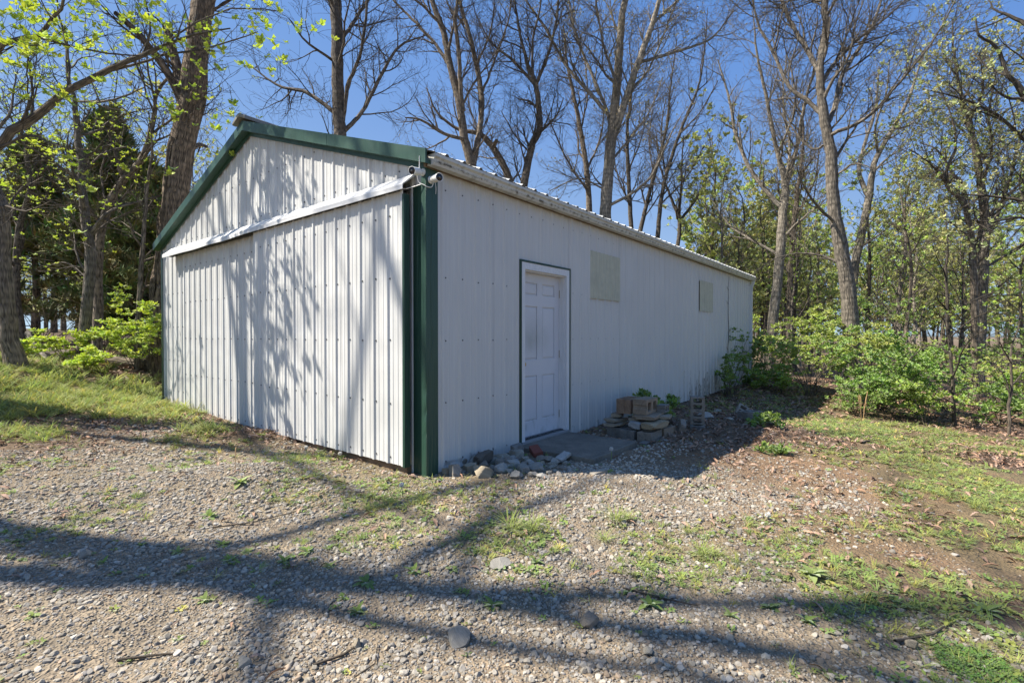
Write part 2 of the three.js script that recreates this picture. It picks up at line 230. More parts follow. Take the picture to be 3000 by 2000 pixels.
// gable wall and the two sliding doors
{
  const sh = rng(9);
  for (let i = 0; i < 8; i++) {
    const a = 0.06 + i * 0.914, b = Math.min(WID, a + 0.926); if (a >= WID) break;
    const g = ribSheet(a, b, -0.12, s => roofY(s) - 0.03, GP, 0.235, 0.017, [1 / 3, 1 / 3]); place(g, onGable(-(i % 2) * 0.002)); mesh('wall_panel', g, M.white, shed);
  }
  for (const [a, b, X, yb] of [[0.215, 3.375, -0.120, 0.085], [3.30, 6.19, -0.032, 0.06]]) {
    const d = new THREE.Group(); d.name = 'sliding_door'; shed.add(d); d.userData.label = X < -0.07 ? 'near sliding door leaf hung in front' : 'far sliding door leaf hung behind';
    const n = Math.round((b - a) / 0.914); const w = (b - a) / n;
    for (let i = 0; i < n; i++) { const g = ribSheet(a + i * w, a + (i + 1) * w + (i < n - 1 ? 0.012 : 0), yb, 2.74, GP, 0.235, 0.017, [1 / 3, 1 / 3]); place(g, onGable(X - (i % 2) * 0.002)); mesh('door_panel', g, M.white, d); }
    mesh('door_frame', mergeGeometries([box(X + 0.004, X + 0.04, yb + 0.02, 2.72, -a - 0.05, -a - 0.002), box(X + 0.004, X + 0.04, yb + 0.02, 2.72, -b + 0.002, -b + 0.05), box(X + 0.004, X + 0.04, yb + 0.02, yb + 0.12, -b + 0.051, -a - 0.051)]), M.dark, d);
    if (X < -0.07) mesh('edge_trim', mergeGeometries([box(X - 0.022, X - 0.002, yb - 0.005, 2.70, -a + 0.001, -a + 0.03), box(X - 0.002, X + 0.045, yb - 0.005, 2.70, -a + 0.024, -a + 0.03)]), M.green, d);
    else mesh('edge_trim', box(X - 0.004, X + 0.045, yb, 2.70, -b - 0.012, -b - 0.001), M.white, d);
    for (let s = 0.235 + Math.ceil((a - 0.235) / GP) * GP; s < b; s += GP) for (const y of [yb + 0.06, 0.68, 1.30, 1.915, 2.52]) addScrew(X - 0.004, y + (sh() - 0.5) * 0.014, -(s - 0.036), true);
  }
  for (let s = 0.235; s < WID - 0.05; s += GP) { for (const y of [2.99, 3.55]) if (y < roofY(s) - 0.2) addScrew(-0.004, y, -(s - 0.036), true); if (s > 6.25) for (const y of [0.35, 0.9, 1.5, 2.1]) addScrew(-0.004, y, -(s - 0.036), true); }
  mesh('door_sill_board', box(-0.08, -0.022, -0.12, 0.075, -3.4, -0.23), M.wood, shed);
}
mesh('screws', mergeGeometries(screws), M.screw, shed).userData.kind = 'stuff';
// hidden sides
{
  for (let i = 0; i < 14; i++) { const g = ribSheet(i * 0.89, (i + 1) * 0.89, -0.1, WALLT, PITCH, 0.183, 0.017, [1 / 3, 1 / 3]); place(g, new THREE.Matrix4().makeBasis(V(1, 0, 0), V(0, 1, 0), V(0, 0, -1)).setPosition(0, 0, -WID)); mesh('wall_panel', g, M.white, shed); }
  for (let i = 0; i < 8; i++) { const a = i * 0.92, g = ribSheet(a, a + 0.92, -0.1, s => roofY(s) - 0.03, GP, 0.1, 0.017, [1 / 3, 1 / 3]); place(g, new THREE.Matrix4().makeBasis(V(0, 0, -1), V(0, 1, 0), V(1, 0, 0)).setPosition(LEN, 0, 0)); mesh('wall_panel', g, M.white, shed); }
  mesh('skirt_board', mergeGeometries([box(0.06, LEN - 0.04, -0.35, 0.10, -0.06, -0.02), box(LEN - 0.06, LEN - 0.03, -0.35, 0.1, -WID + 0.04, -0.07), box(0.06, LEN - 0.07, -0.35, 0.1, -WID + 0.04, -WID + 0.07)]), M.dark, shed);
  mesh('floor_slab', box(0.07, LEN - 0.08, -0.1, 0.07, -WID + 0.08, -0.07), M.concrete(0.35, 0.34, 0.32), shed);
}
// roof
{
  const sl = Math.atan(0.335), L = (MID + 0.15) / Math.cos(sl);
  for (const side of [0, 1]) for (let i = 0; i < 14; i++) {
    const a = -0.095 + i * 0.908, g = ribSheet(a, a + 0.915, 0, L, PITCH, 0.10, 0.019, [1 / 3, 1 / 3]);
    const up = side ? V(0, Math.sin(sl), Math.cos(sl)) : V(0, Math.sin(sl), -Math.cos(sl)), out = side ? V(0, Math.cos(sl), -Math.sin(sl)) : V(0, Math.cos(sl), Math.sin(sl));
    const z0 = side ? -WID - 0.15 : 0.15; place(g, new THREE.Matrix4().makeBasis(V(1, 0, 0), up, out).setPosition(0, roofY(-0.15) + (i % 2) * 0.002, z0)); mesh('roof_panel', g, M.roof, shed);
  }
  const rc = new THREE.Shape(); rc.moveTo(-0.19, -0.045); rc.lineTo(-0.03, 0.03); rc.lineTo(0.03, 0.03); rc.lineTo(0.19, -0.045); rc.lineTo(0.19, -0.075); rc.lineTo(0, 0.0); rc.lineTo(-0.19, -0.075); rc.closePath();
  const rg = new THREE.ExtrudeGeometry(rc, { depth: LEN + 0.28, bevelEnabled: true, bevelSize: 0.006, bevelThickness: 0.006, bevelSegments: 2 }); rg.rotateY(Math.PI / 2); rg.translate(-0.17, roofY(MID) + 0.055, -MID); mesh('ridge_cap', rg, std({ color: rgb(0.20, 0.19, 0.165), roughness: 0.6 }), shed);
  // gable rake trim: face, soffit return and a thin strip on the wall
  const rake = (w0, w1, x0, x1, t, b, nseg = 1) => { const s = new THREE.Shape(); s.moveTo(w0, roofY(w0) - t); s.lineTo(w1, roofY(w1) - t); s.lineTo(w1, roofY(w1) - b); s.lineTo(w0, roofY(w0) - b); s.closePath(); const g = new THREE.ExtrudeGeometry(s, { depth: x1 - x0, bevelEnabled: false }); place(g, new THREE.Matrix4().makeBasis(V(0, 0, -1), V(0, 1, 0), V(-1, 0, 0))); g.translate(x1, 0, 0); return g; };
  for (const [w0, w1] of [[-0.10, 1.55], [1.545, MID], [MID, 5.6], [5.595, WID + 0.10]]) {
    const k = (w0 > 1 && w0 < 2) || w0 > 5 ? 0.002 : 0;
    mesh('rake_trim', mergeGeometries([rake(w0, w1, -0.128 - k, -0.108, -0.006, 0.125 + k), rake(w0, w1, -0.1075, -0.022, 0.085, 0.125)]), M.green, shed);
  }
  mesh('rake_strip', mergeGeometries([rake(0.02, MID, -0.034, -0.0215, 0.10, 0.175), rake(MID, WID - 0.02, -0.034, -0.0215, 0.10, 0.175)]), M.green, shed);
  mesh('fascia_board', box(-0.08, LEN + 0.03, 2.925, 3.035, 0.022, 0.05), M.wood, shed);
  mesh('eave_blocking', box(-0.02, LEN, 2.90, 3.03, -0.04, 0.0), M.wood, shed);
}
// gutter in three lengths, K profile, with joint bands, end cap and downspout
{
  const prof = [[0.052, 3.030], [0.052, 2.930], [0.125, 2.930], [0.137, 2.955], [0.142, 2.985], [0.160, 3.003], [0.160, 3.030], [0.152, 3.030], [0.152, 3.008], [0.134, 2.988], [0.129, 2.960], [0.120, 2.938], [0.060, 2.938], [0.060, 3.030]];
  const seg = (x0, x1, k) => { const s = new THREE.Shape(); prof.forEach((p, i) => i ? s.lineTo(p[0] + k, p[1]) : s.moveTo(p[0] + k, p[1])); s.closePath(); const g = new THREE.ExtrudeGeometry(s, { depth: x1 - x0, bevelEnabled: false }); place(g, new THREE.Matrix4().makeBasis(V(0, 0, 1), V(0, 1, 0), V(1, 0, 0)));
    const p = g.attributes.position, uv = g.attributes.uv; for (let i = 0; i < p.count; i++) { p.setX(i, p.getX(i) + x0); uv.setXY(i, p.getX(i) / 12.8, (p.getY(i) - 2.925) / 0.11); } return g; };
  for (const [a, b, k] of [[-0.055, 5.05, 0], [5.04, 9.0, 0.002], [8.99, LEN + 0.12, 0]]) mesh('gutter', seg(a, b, k), M.gutter, shed);
  const cap = x => { const s = new THREE.Shape(); prof.slice(0, 7).forEach((p, i) => i ? s.lineTo(p[0], p[1]) : s.moveTo(p[0], p[1])); s.closePath(); const g = new THREE.ExtrudeGeometry(s, { depth: 0.004, bevelEnabled: false }); place(g, new THREE.Matrix4().makeBasis(V(0, 0, 1), V(0, 1, 0), V(1, 0, 0)).setPosition(x, 0, 0)); return g; };
  mesh('gutter_end_cap', cap(-0.0595), M.gutter, shed); mesh('gutter_end_cap', cap(LEN + 0.1205), M.gutter, shed);
  for (const x of [5.04, 9.0]) mesh('gutter_band', box(x - 0.02, x + 0.02, 2.924, 2.929, 0.05, 0.13), M.gutter, shed);
  const c = new THREE.CatmullRomCurve3([V(LEN - 0.02, 2.93, 0.10), V(LEN - 0.02, 2.85, 0.09), V(LEN - 0.02, 2.76, 0.055), V(LEN - 0.02, 2.70, 0.05)]);
  const sq = new THREE.Shape(); sq.moveTo(-0.03, -0.04); sq.lineTo(0.03, -0.04); sq.lineTo(0.03, 0.04); sq.lineTo(-0.03, 0.04); sq.closePath();
  mesh('downspout', mergeGeometries([new THREE.ExtrudeGeometry(sq, { steps: 10, extrudePath: c, bevelEnabled: false }), box(LEN - 0.06, LEN + 0.02, 0.02, 2.71, 0.021, 0.081).toNonIndexed(), box(LEN - 0.06, LEN + 0.02, -0.06, 0.03, 0.03, 0.20).toNonIndexed()]), M.trimWhite, shed);
  mesh('corner_trim', mergeGeometries([box(LEN - 0.10, LEN + 0.02, -0.02, 2.93, 0.0185, 0.0205), box(LEN + 0.0205, LEN + 0.0225, -0.02, 2.93, -0.12, 0.0205)]), M.white, shed);
}
// green corner post with dents low down, jamb behind the door edge, far corner trim
{
  const g = (x0, x1, y0, y1, z0, z1, dent) => { const b = new THREE.BoxGeometry(x1 - x0, y1 - y0, z1 - z0, 3, 60, 3); b.translate((x0 + x1) / 2, (y0 + y1) / 2, (z0 + z1) / 2); const p = b.attributes.position;
    if (dent) for (let i = 0; i < p.count; i++) { const y = p.getY(i), edge = Math.exp(-(((p.getX(i) + 0.05) / 0.02) ** 2)) * Math.exp(-(((p.getZ(i) - 0.02) / 0.03) ** 2)); const d = 0.016 * Math.exp(-(((y - 0.62) / 0.035) ** 2)) + 0.012 * Math.exp(-(((y - 0.40) / 0.03) ** 2)) + 0.012 * Math.exp(-(((y - 0.84) / 0.05) ** 2)) + 0.004 * (vn(y * 7, 3) - 0.5); p.setX(i, p.getX(i) + d * edge); p.setZ(i, p.getZ(i) - 0.7 * d * edge); }
    b.computeVertexNormals(); return b; };
  mesh('corner_post', mergeGeometries([g(-0.052, 0.10, -0.04, 2.985, 0.0185, 0.0215, true), g(-0.052, -0.049, -0.04, 2.985, -0.045, 0.0184, true), g(-0.0489, -0.004, -0.04, 2.985, -0.0455, -0.0425, false), box(-0.008, -0.004, -0.04, 2.80, -0.23, -0.046)]), M.green, shed);
  mesh('corner_trim', mergeGeometries([box(-0.022, 0.06, -0.05, 2.93, -WID - 0.022, -WID - 0.018), box(-0.026, -0.022, -0.05, 2.93, -WID - 0.022, -WID + 0.07)]), M.green, shed);
}
// sloped weather cover over the door track
{
  const s = new THREE.Shape(); [[0.018, 2.912], [0.05, 2.898], [0.13, 2.826], [0.180, 2.785], [0.187, 2.776], [0.187, 2.728], [0.180, 2.728], [0.180, 2.772], [0.125, 2.815], [0.018, 2.895]].forEach((p, i) => i ? s.lineTo(p[0], p[1]) : s.moveTo(p[0], p[1])); s.closePath();
  for (const [a, b, k] of [[0.155, 3.4, 0], [3.385, 6.75, 0.003]]) {
    const g = new THREE.ExtrudeGeometry(s, { depth: b - a, steps: 24, bevelEnabled: false }); const p = g.attributes.position;
    for (let i = 0; i < p.count; i++) { const out = p.getX(i), w = p.getZ(i) + a, y = p.getY(i) - k + (out > 0.1 ? 0.012 * (vn(w * 1.7, 4) - 0.5) + 0.01 * Math.sin(w * 0.9) : 0); p.setXYZ(i, -out - k, y, -w); }
    g.computeVertexNormals(); mesh('track_cover', g, M.trimWhite, shed);
  }
  mesh('track_rail', box(-0.10, -0.05, 2.742, 2.80, -6.7, -0.2), M.dark, shed);
}
// entrance door
{
  const fr = M.trimWhite, Z1 = 0.030;
  mesh('door_casing', mergeGeometries([box(DX0 + 0.018, DX0 + 0.085, 0.085, DY - 0.017, 0.0, Z1), box(DX1 - 0.085, DX1 - 0.018, 0.085, DY - 0.017, 0.0, Z1), box(DX0 + 0.0855, DX1 - 0.0855, DY - 0.10, DY - 0.017, 0.0, Z1 - 0.001)]), fr, shed);
  mesh('door_jamb', mergeGeometries([box(DX0 + 0.055, DX0 + 0.095, 0.09, DY - 0.07, -0.16, -0.001), box(DX1 - 0.095, DX1 - 0.055, 0.09, DY - 0.07, -0.16, -0.001), box(DX0 + 0.096, DX1 - 0.096, DY - 0.115, DY - 0.07, -0.16, -0.002)]), fr, shed);
  mesh('green_edging', mergeGeometries([box(DX0 - 0.008, DX0 + 0.0175, 0.06, DY + 0.008, 0.0, 0.034), box(DX1 - 0.0175, DX1 + 0.008, 0.06, DY + 0.008, 0.0, 0.034), box(DX0 + 0.018, DX1 - 0.018, DY - 0.0165, DY + 0.008, 0.0, 0.034)]), M.green, shed);
  mesh('threshold', mergeGeometries([box(DX0 + 0.02, DX1 - 0.02, 0.055, 0.083, -0.16, 0.05), box(DX0 + 0.1, DX1 - 0.1, 0.0835, 0.10, -0.12, -0.02)]), std({ color: rgb(0.30, 0.30, 0.30), roughness: 0.55, metalness: 0.3 }), shed);
  const door = new THREE.Group(); door.name = 'door'; shed.add(door); door.userData.label = 'white six panel entrance door';
  const x0 = DX0 + 0.098, x1 = DX1 - 0.098, y0 = 0.105, y1 = DY - 0.118, w = x1 - x0, h = y1 - y0, zf = -0.085;
  const rects = []; const cols = [[0.115, 0.445], [0.555, 0.885]], rows = [[0.085, 0.37], [0.465, 0.80], [0.865, 0.945]];
  for (const c of cols) for (const r of rows) rects.push([x0 + c[0] * w, x0 + c[1] * w, y0 + r[0] * h, y0 + r[1] * h]);
  const s = new THREE.Shape(); s.moveTo(x0, y0); s.lineTo(x1, y0); s.lineTo(x1, y1); s.lineTo(x0, y1); s.closePath();
  for (const [a, b, c, d] of rects) { const p = new THREE.Path(); p.moveTo(a, c); p.lineTo(a, d); p.lineTo(b, d); p.lineTo(b, c); p.closePath(); s.holes.push(p); }
  const sg = new THREE.ExtrudeGeometry(s, { depth: 0.008, bevelEnabled: true, bevelSize: 0.005, bevelThickness: 0.005, bevelSegments: 2 }); sg.translate(0, 0, zf - 0.013);
  const fixUv = g => { const p = g.attributes.position, u = g.attributes.uv; for (let i = 0; i < p.count; i++) u.setXY(i, (p.getX(i) - x0) / w, (p.getY(i) - y0) / h); return g; };
  const core = box(x0, x1, y0, y1, zf - 0.045, zf - 0.0145).toNonIndexed();
  mesh('slab', mergeGeometries([fixUv(sg.index ? sg.toNonIndexed() : sg), fixUv(core)]), M.doorPaint, door);
  for (const [a, b, c, d] of rects) { const q = new THREE.Shape(), m = 0.035; q.moveTo(a + m, c + m); q.lineTo(b - m, c + m); q.lineTo(b - m, d - m); q.lineTo(a + m, d - m); q.closePath(); const g = new THREE.ExtrudeGeometry(q, { depth: 0.001, bevelEnabled: true, bevelSize: 0.016, bevelThickness: 0.009, bevelSegments: 2 }); g.translate(0, 0, zf - 0.013); mesh('panel', fixUv(g), M.doorPaint, door); }
  const kp = [[0.001, 0], [0.032, 0], [0.032, 0.006], [0.012, 0.01], [0.010, 0.028], [0.022, 0.036], [0.029, 0.05], [0.026, 0.062], [0.015, 0.068], [0.0005, 0.069]].map(p => new THREE.Vector2(p[0], p[1]));
  const kg = new THREE.LatheGeometry(kp, 20); kg.rotateX(Math.PI / 2); kg.translate(x0 + 0.055, 1.0, zf); mesh('knob', kg, std({ color: rgb(0.55, 0.36, 0.12), metalness: 0.9, roughness: 0.3 }), door);
  for (const y of [0.3, 1.1, 1.9]) mesh('hinge', box(x1 + 0.0005, x1 + 0.010, y - 0.05, y + 0.05, zf - 0.004, zf + 0.010), std({ color: rgb(0.35, 0.3, 0.22), metalness: 0.7, roughness: 0.45 }), door);
}
// ---------- two security cameras with their leads ----------
const L2W = (X, y, Z) => { const a = toW(X, Z); return V(a[0], y, a[1]); };
const camWhite = std({ color: rgb(0.72, 0.72, 0.70), roughness: 0.35 }), lens = std({ color: rgb(0.012, 0.012, 0.014), roughness: 0.12 });
function secCam(label, mount, nrm, front, antenna) {
  const t = thing('security_camera', label, 'camera', 'security cameras on the green corner post');
  const ax = nrm.clone().normalize(), q = new THREE.Quaternion().setFromUnitVectors(V(0, 1, 0), ax);
  const put = (name, g, mat, at, qq = q) => { g.applyQuaternion(qq); g.translate(at.x, at.y, at.z); return mesh(name, g, mat, t); };
  put('mount_base', new THREE.LatheGeometry([[0.0005, 0], [0.036, 0], [0.036, 0.008], [0.028, 0.016], [0.012, 0.020], [0.010, 0.045], [0.0005, 0.047]].map(p => new THREE.Vector2(...p)), 24), camWhite, mount);
  const dir = front.clone().sub(mount).normalize(), len = 0.135, q2 = new THREE.Quaternion().setFromUnitVectors(V(0, 1, 0), dir), b0 = front.clone().addScaledVector(dir, -len);
  put('body', new THREE.LatheGeometry([[0.0005, 0], [0.022, 0], [0.031, 0.008], [0.036, 0.03], [0.037, len - 0.006], [0.0395, len], [0.036, len + 0.002], [0.033, len - 0.004]].map(p => new THREE.Vector2(...p)), 28), camWhite, b0, q2);
  const face = put('face', new THREE.LatheGeometry([[0.0005, 0], [0.034, 0], [0.0345, 0.003], [0.014, 0.005], [0.013, 0.009], [0.0005, 0.010]].map(p => new THREE.Vector2(...p)), 28), lens, front.clone().addScaledVector(dir, -0.006), q2);
  put('lens', new THREE.LatheGeometry([[0.0005, 0.003], [0.005, 0.0022], [0.0085, 0]].map(p => new THREE.Vector2(...p)), 18), std({ color: rgb(0.16, 0.15, 0.12), roughness: 0.15, metalness: 0.4 }), front.clone().addScaledVector(dir, 0.0045), q2);
  const mid = mount.clone().addScaledVector(ax, 0.04); const arm = new THREE.TubeGeometry(new THREE.CatmullRomCurve3([mid, mid.clone().lerp(b0, 0.6).add(V(0, -0.006, 0)), b0.clone().addScaledVector(dir, 0.01)]), 10, 0.011, 8); mesh('bracket', arm, camWhite, t);
  if (antenna) { const a0 = b0.clone().addScaledVector(dir, 0.02).add(V(0.01, 0.0, 0.02)); const g = new THREE.CylinderGeometry(0.0035, 0.006, 0.16, 10); const m = mesh('antenna', g.translate(a0.x, a0.y + 0.06, a0.z), camWhite, t); }
}
const gN = V(-CA, 0, SA), rN = V(SA, 0, CA);
secCam('white round security camera facing the gable side with an antenna', L2W(-0.052, 2.885, -0.015), gN, L2W(-0.231, 2.845, 0.035), true);
secCam('white round security camera facing the long wall side of the post', L2W(0.005, 2.82, 0.0215), rN, L2W(-0.045, 2.80, 0.20), false);
{
  const c = (pts, r, label) => { const g = new THREE.TubeGeometry(new THREE.CatmullRomCurve3(pts.map(p => L2W(...p))), 30, r, 6); one('cable', g, camWhite, label, 'cable'); };
  c([[-0.09, 2.86, -0.06], [-0.075, 2.79, -0.045], [-0.06, 2.765, 0.0], [-0.04, 2.745, 0.03], [0.0, 2.75, 0.045], [0.02, 2.80, 0.05]], 0.0042, 'white lead looped between the two security cameras');
  c([[-0.07, 2.77, -0.03], [-0.10, 2.755, -0.12], [-0.125, 2.745, -0.17], [-0.13, 2.75, -0.22]], 0.0042, 'white lead running from the cameras under the track cover');
  c([[0.03, 2.80, 0.06], [0.05, 2.75, 0.05], [0.065, 2.70, 0.03]], 0.003, 'short loose white wire end hanging beside the camera');
}
// ---------- concrete step ----------
{
  const s = new THREE.Shape(); s.moveTo(1.33, -0.036); s.lineTo(2.44, -0.036); s.lineTo(2.45, -1.0); s.lineTo(1.36, -1.02); s.closePath();
  const g = new THREE.ExtrudeGeometry(s, { depth: 0.15, bevelEnabled: true, bevelSize: 0.012, bevelThickness: 0.012, bevelSegments: 3, steps: 1 }); g.rotateX(-Math.PI / 2); g.translate(0, -0.10, 0);
  const m = one('concrete_step', g, M.concrete(0.22, 0.205, 0.18), 'low grey concrete slab step below the white door', 'step'); m.position.copy(BO); m.rotation.y = Math.atan2(SA, CA);
}

// ---------- rubble, blocks and loose stones ----------
function rockGeo(seed, boxy = 0, facets = 16, cut0 = 0.5) {
  const r = rng(seed); let g = boxy ? new THREE.BoxGeometry(1.5, 1.5, 1.5, 5, 5, 5) : new THREE.IcosahedronGeometry(1, 4);
  g = g.index ? g.toNonIndexed() : g; const p = g.attributes.position, planes = [];
  for (let k = 0; k < facets; k++) { const n = V(r() - 0.5, r() - 0.5, r() - 0.5).normalize(); planes.push([n, cut0 + 0.3 * r() + (boxy ? 0.40 : 0)]); }
  const v = V(0, 0, 0);
  for (let i = 0; i < p.count; i++) { v.fromBufferAttribute(p, i); for (const [n, d] of planes) { const k = v.dot(n) - d; if (k > 0) v.addScaledVector(n, -k); } const q = 1 + 0.05 * (vn(v.x * 2.2 + seed, v.y * 2.2 + v.z * 2.7) - 0.5) + 0.05 * (vn(v.x * 6 + seed, v.y * 6 - v.z * 5) - 0.5); p.setXYZ(i, v.x * q, v.y * q, v.z * q); }
  const u = g.attributes.uv; for (let i = 0; i < p.count; i++) u.setXY(i, p.getX(i) * 0.35 + p.getZ(i) * 0.2, p.getY(i) * 0.35 + p.getZ(i) * 0.3);
  return toCreasedNormals(g, 0.3);
}
const ROCKS = [...Array(8)].map((_, k) => rockGeo(100 + k * 7)), SLABS = [...Array(5)].map((_, k) => rockGeo(300 + k * 11, 1, 12));
const stoneMats = [M.concrete(0.40, 0.375, 0.33), M.concrete(0.34, 0.33, 0.31), M.concrete(0.43, 0.375, 0.29), M.concrete(0.30, 0.27, 0.235), M.concrete(0.46, 0.45, 0.43)];
function stone(name, geo, mat, x, y, z, sx, sy, sz, ry, label, cat, group, tilt = 0) { const m = one(name, geo, mat, label, cat, group); m.position.set(x, y, z); m.rotation.set(tilt, ry, tilt * 0.6); m.scale.set(sx, sy, sz); return m; }
{
  const r = rng(21);
  const R = [[-0.27,-4.69,0.23,0.09],[-0.11,-4.80,0.16,0.08],[-0.55,-4.73,0.10,0.10],[0.04,-4.63,0.12,0.07],[0.21,-4.65,0.09,0.05],[0.29,-4.61,0.10,0.04],[0.11,-4.80,0.11,0.06],[0.24,-4.86,0.15,0.07],[0.01,-4.96,0.11,0.07],[-0.41,-4.86,0.11,0.07],[-0.34,-5.08,0.09,0.06],[-0.65,-5.02,0.11,0.04],[-0.53,-5.10,0.10,0.08],[-0.40,-5.14,0.10,0.09],[-0.12,-5.08,0.10,0.06],[-0.21,-5.20,0.12,0.06],[-0.13,-5.28,0.16,0.07],[0.0,-5.31,0.13,0.05],[0.05,-5.40,0.12,0.09],[0.05,-5.54,0.10,0.06],[0.15,-5.22,0.10,0.07],[0.19,-5.12,0.09,0.05],[0.32,-5.33,0.09,0.04],[0.39,-5.24,0.10,0.06],[0.45,-5.16,0.11,0.05],[0.41,-5.06,0.08,0.04],[0.31,-5.12,0.06,0.04],[0.40,-4.97,0.09,0.03],[0.19,-4.95,0.07,0.05],[0.28,-5.04,0.07,0.04],[0.56,-5.14,0.06,0.03],[-0.09,-4.90,0.13,0.05],[-0.28,-4.98,0.11,0.06],[-0.64,-4.78,0.06,0.05],[-0.48,-4.80,0.08,0.03],[-0.2,-4.88,0.08,0.05],[0.1,-5.02,0.08,0.05],[-0.05,-5.16,0.08,0.05],[0.5,-4.86,0.06,0.03],[0.36,-4.74,0.06,0.03],[-0.02,-4.74,0.07,0.04]];
  const named = { 0: 'biggest cream boulder at the sunlit front of the rubble', 1: 'second biggest cream boulder touching the biggest one', 2: 'tan lump nearest the foot of the green post', 3: 'sunlit angular lump in front of the rubble centre', 4: 'small sunlit lump right of the rubble front', 7: 'wide grey lump in the middle of the rubble front', 16: 'broad grey lump against the dark brown block', 18: 'tall grey lump beside the squarish grey block', 23: 'rubble lump under the pale flat slab', 30: 'rubble lump closest to the front corner of the step', 11: 'flat lump touching the white wall beside the post' };
  R.forEach(([x, z, w, h], k) => stone('rubble_stone', r() < 0.4 ? SLABS[k % 5] : ROCKS[k % 8], stoneMats[(r() * 5) | 0], x, ground(x, z) + h * 0.34, z, w * 0.72, h * 0.85, w * (0.48 + 0.2 * r()), r() * 6.3, named[k] || 'broken pale limestone lump in the rubble between green post and step', 'stone', 'rubble stones between the post and the step', (r() - 0.5) * 0.5));
  const gl = (name, geo, mat, X, Z, dy, s, ry, label, cat = 'stone', tilt = 0) => { const [x, z] = toW(X, Z); return stone(name, geo, mat, x, ground(x, z) + dy, z, s[0], s[1], s[2], ry, label, cat, undefined, tilt); };
  gl('rubble_block', SLABS[1], M.concrete(0.16, 0.14, 0.12), 0.62, 0.14, 0.07, [0.13, 0.075, 0.07], 0.85, 'dark brown squarish block leaning against the white wall', 'stone', 0.15);
  gl('rubble_block', SLABS[2], M.concrete(0.25, 0.25, 0.25), 1.12, 0.20, 0.07, [0.09, 0.085, 0.05], 0.7, 'squarish grey block beside the left side of the step', 'stone', 0.1);
  gl('clay_brick', new THREE.BoxGeometry(2, 2, 2), std({ color: rgb(0.22, 0.065, 0.045), roughness: 0.9, map: paintGrain }), 1.28, 0.34, 0.045, [0.052, 0.032, 0.10], 0.25, 'broken red brick tucked against the concrete step', 'brick', 0.2);
  gl('flat_stone', SLABS[0], M.concrete(0.50, 0.50, 0.50), 1.24, 0.72, 0.06, [0.13, 0.022, 0.06], 0.9, 'pale flat slab of stone lying on rubble by the step', 'stone', 0.14);
  gl('flat_stone', SLABS[3], M.concrete(0.42, 0.39, 0.34), 1.08, 1.23, 0.012, [0.12, 0.022, 0.05], 0.55, 'flat pale stone at the shadow edge in front of the step', 'stone', 0.08);
  for (const [x, z, w, h, d, k, label] of [[0.382, -2.426, 0.105, 0.075, 0.07, 3, 'pointed tan stone standing alone on foreground gravel'], [-0.25, -2.331, 0.16, 0.06, 0.13, 1, 'large flat pale stone sunk in the foreground gravel'], [0.615, -2.213, 0.06, 0.03, 0.05, 5, 'small rounded cream stone on gravel near the bottom edge'], [-0.718, -2.258, 0.05, 0.042, 0.045, 2, 'small angular grey stone beside a fallen stick'], [-2.652, -3.046, 0.085, 0.063, 0.07, 4, 'angular grey stone on gravel at far left'], [-0.058, -2.998, 0.15, 0.045, 0.10, 6, 'long flat cream stone below the big grass tuft'], [1.864, -2.28, 0.05, 0.04, 0.06, 7, 'white stone beside the grey stick at lower right'], [-1.15, -2.1, 0.07, 0.04, 0.06, 0, 'blue grey flat stone near the bottom left edge']])
    stone('loose_stone', ROCKS[k], stoneMats[k % 5], x, ground(x, z) + h * 0.3, z, w * 0.56, h * 0.85, d * 0.56, k * 1.1, label, 'stone');
}
// hollow concrete block 0.40 x 0.20 x 0.20, cores along y
function blockGeo() {
  const s = new THREE.Shape(), a = 0.195, b = 0.095; s.moveTo(-a, -b); s.lineTo(-a + 0.0, -0.03); s.lineTo(-a + 0.012, -0.02); s.lineTo(-a + 0.012, 0.02); s.lineTo(-a, 0.03); s.lineTo(-a, b); s.lineTo(a, b); s.lineTo(a, 0.03); s.lineTo(a - 0.012, 0.02); s.lineTo(a - 0.012, -0.02); s.lineTo(a, -0.03); s.lineTo(a, -b); s.closePath();
  for (const c of [-0.092, 0.092]) { const h = new THREE.Path(), w = 0.066, d = 0.062, q = 0.018; h.moveTo(c - w + q, -d); h.lineTo(c + w - q, -d); h.lineTo(c + w, -d + q); h.lineTo(c + w, d - q); h.lineTo(c + w - q, d); h.lineTo(c - w + q, d); h.lineTo(c - w, d - q); h.lineTo(c - w, -d + q); h.closePath(); s.holes.push(h); }
  const g = new THREE.ExtrudeGeometry(s, { depth: 0.186, bevelEnabled: true, bevelSize: 0.004, bevelThickness: 0.004, bevelSegments: 2 }); g.rotateX(-Math.PI / 2); g.translate(0, -0.093, 0);
  const p = g.attributes.position, u = g.attributes.uv; for (let i = 0; i < p.count; i++) u.setXY(i, p.getX(i) * 2 + p.getZ(i) * 1.3, p.getY(i) * 2 + p.getZ(i) * 1.1); return g;
}
const BLOCK = blockGeo(), bth = Math.atan2(SA, CA);
function local(name, geo, mat, X, y, Z, rot, label, cat, sc) { const m = one(name, geo, mat, label, cat, 'stacked blocks and slabs beside the step'); const [x, z] = toW(X, Z); m.position.set(x, y, z); const e = new THREE.Euler(rot[0], rot[1], rot[2], 'YXZ'); m.quaternion.setFromEuler(new THREE.Euler(0, bth, 0)).multiply(new THREE.Quaternion().setFromEuler(e)); if (sc) m.scale.set(...sc); return m; }
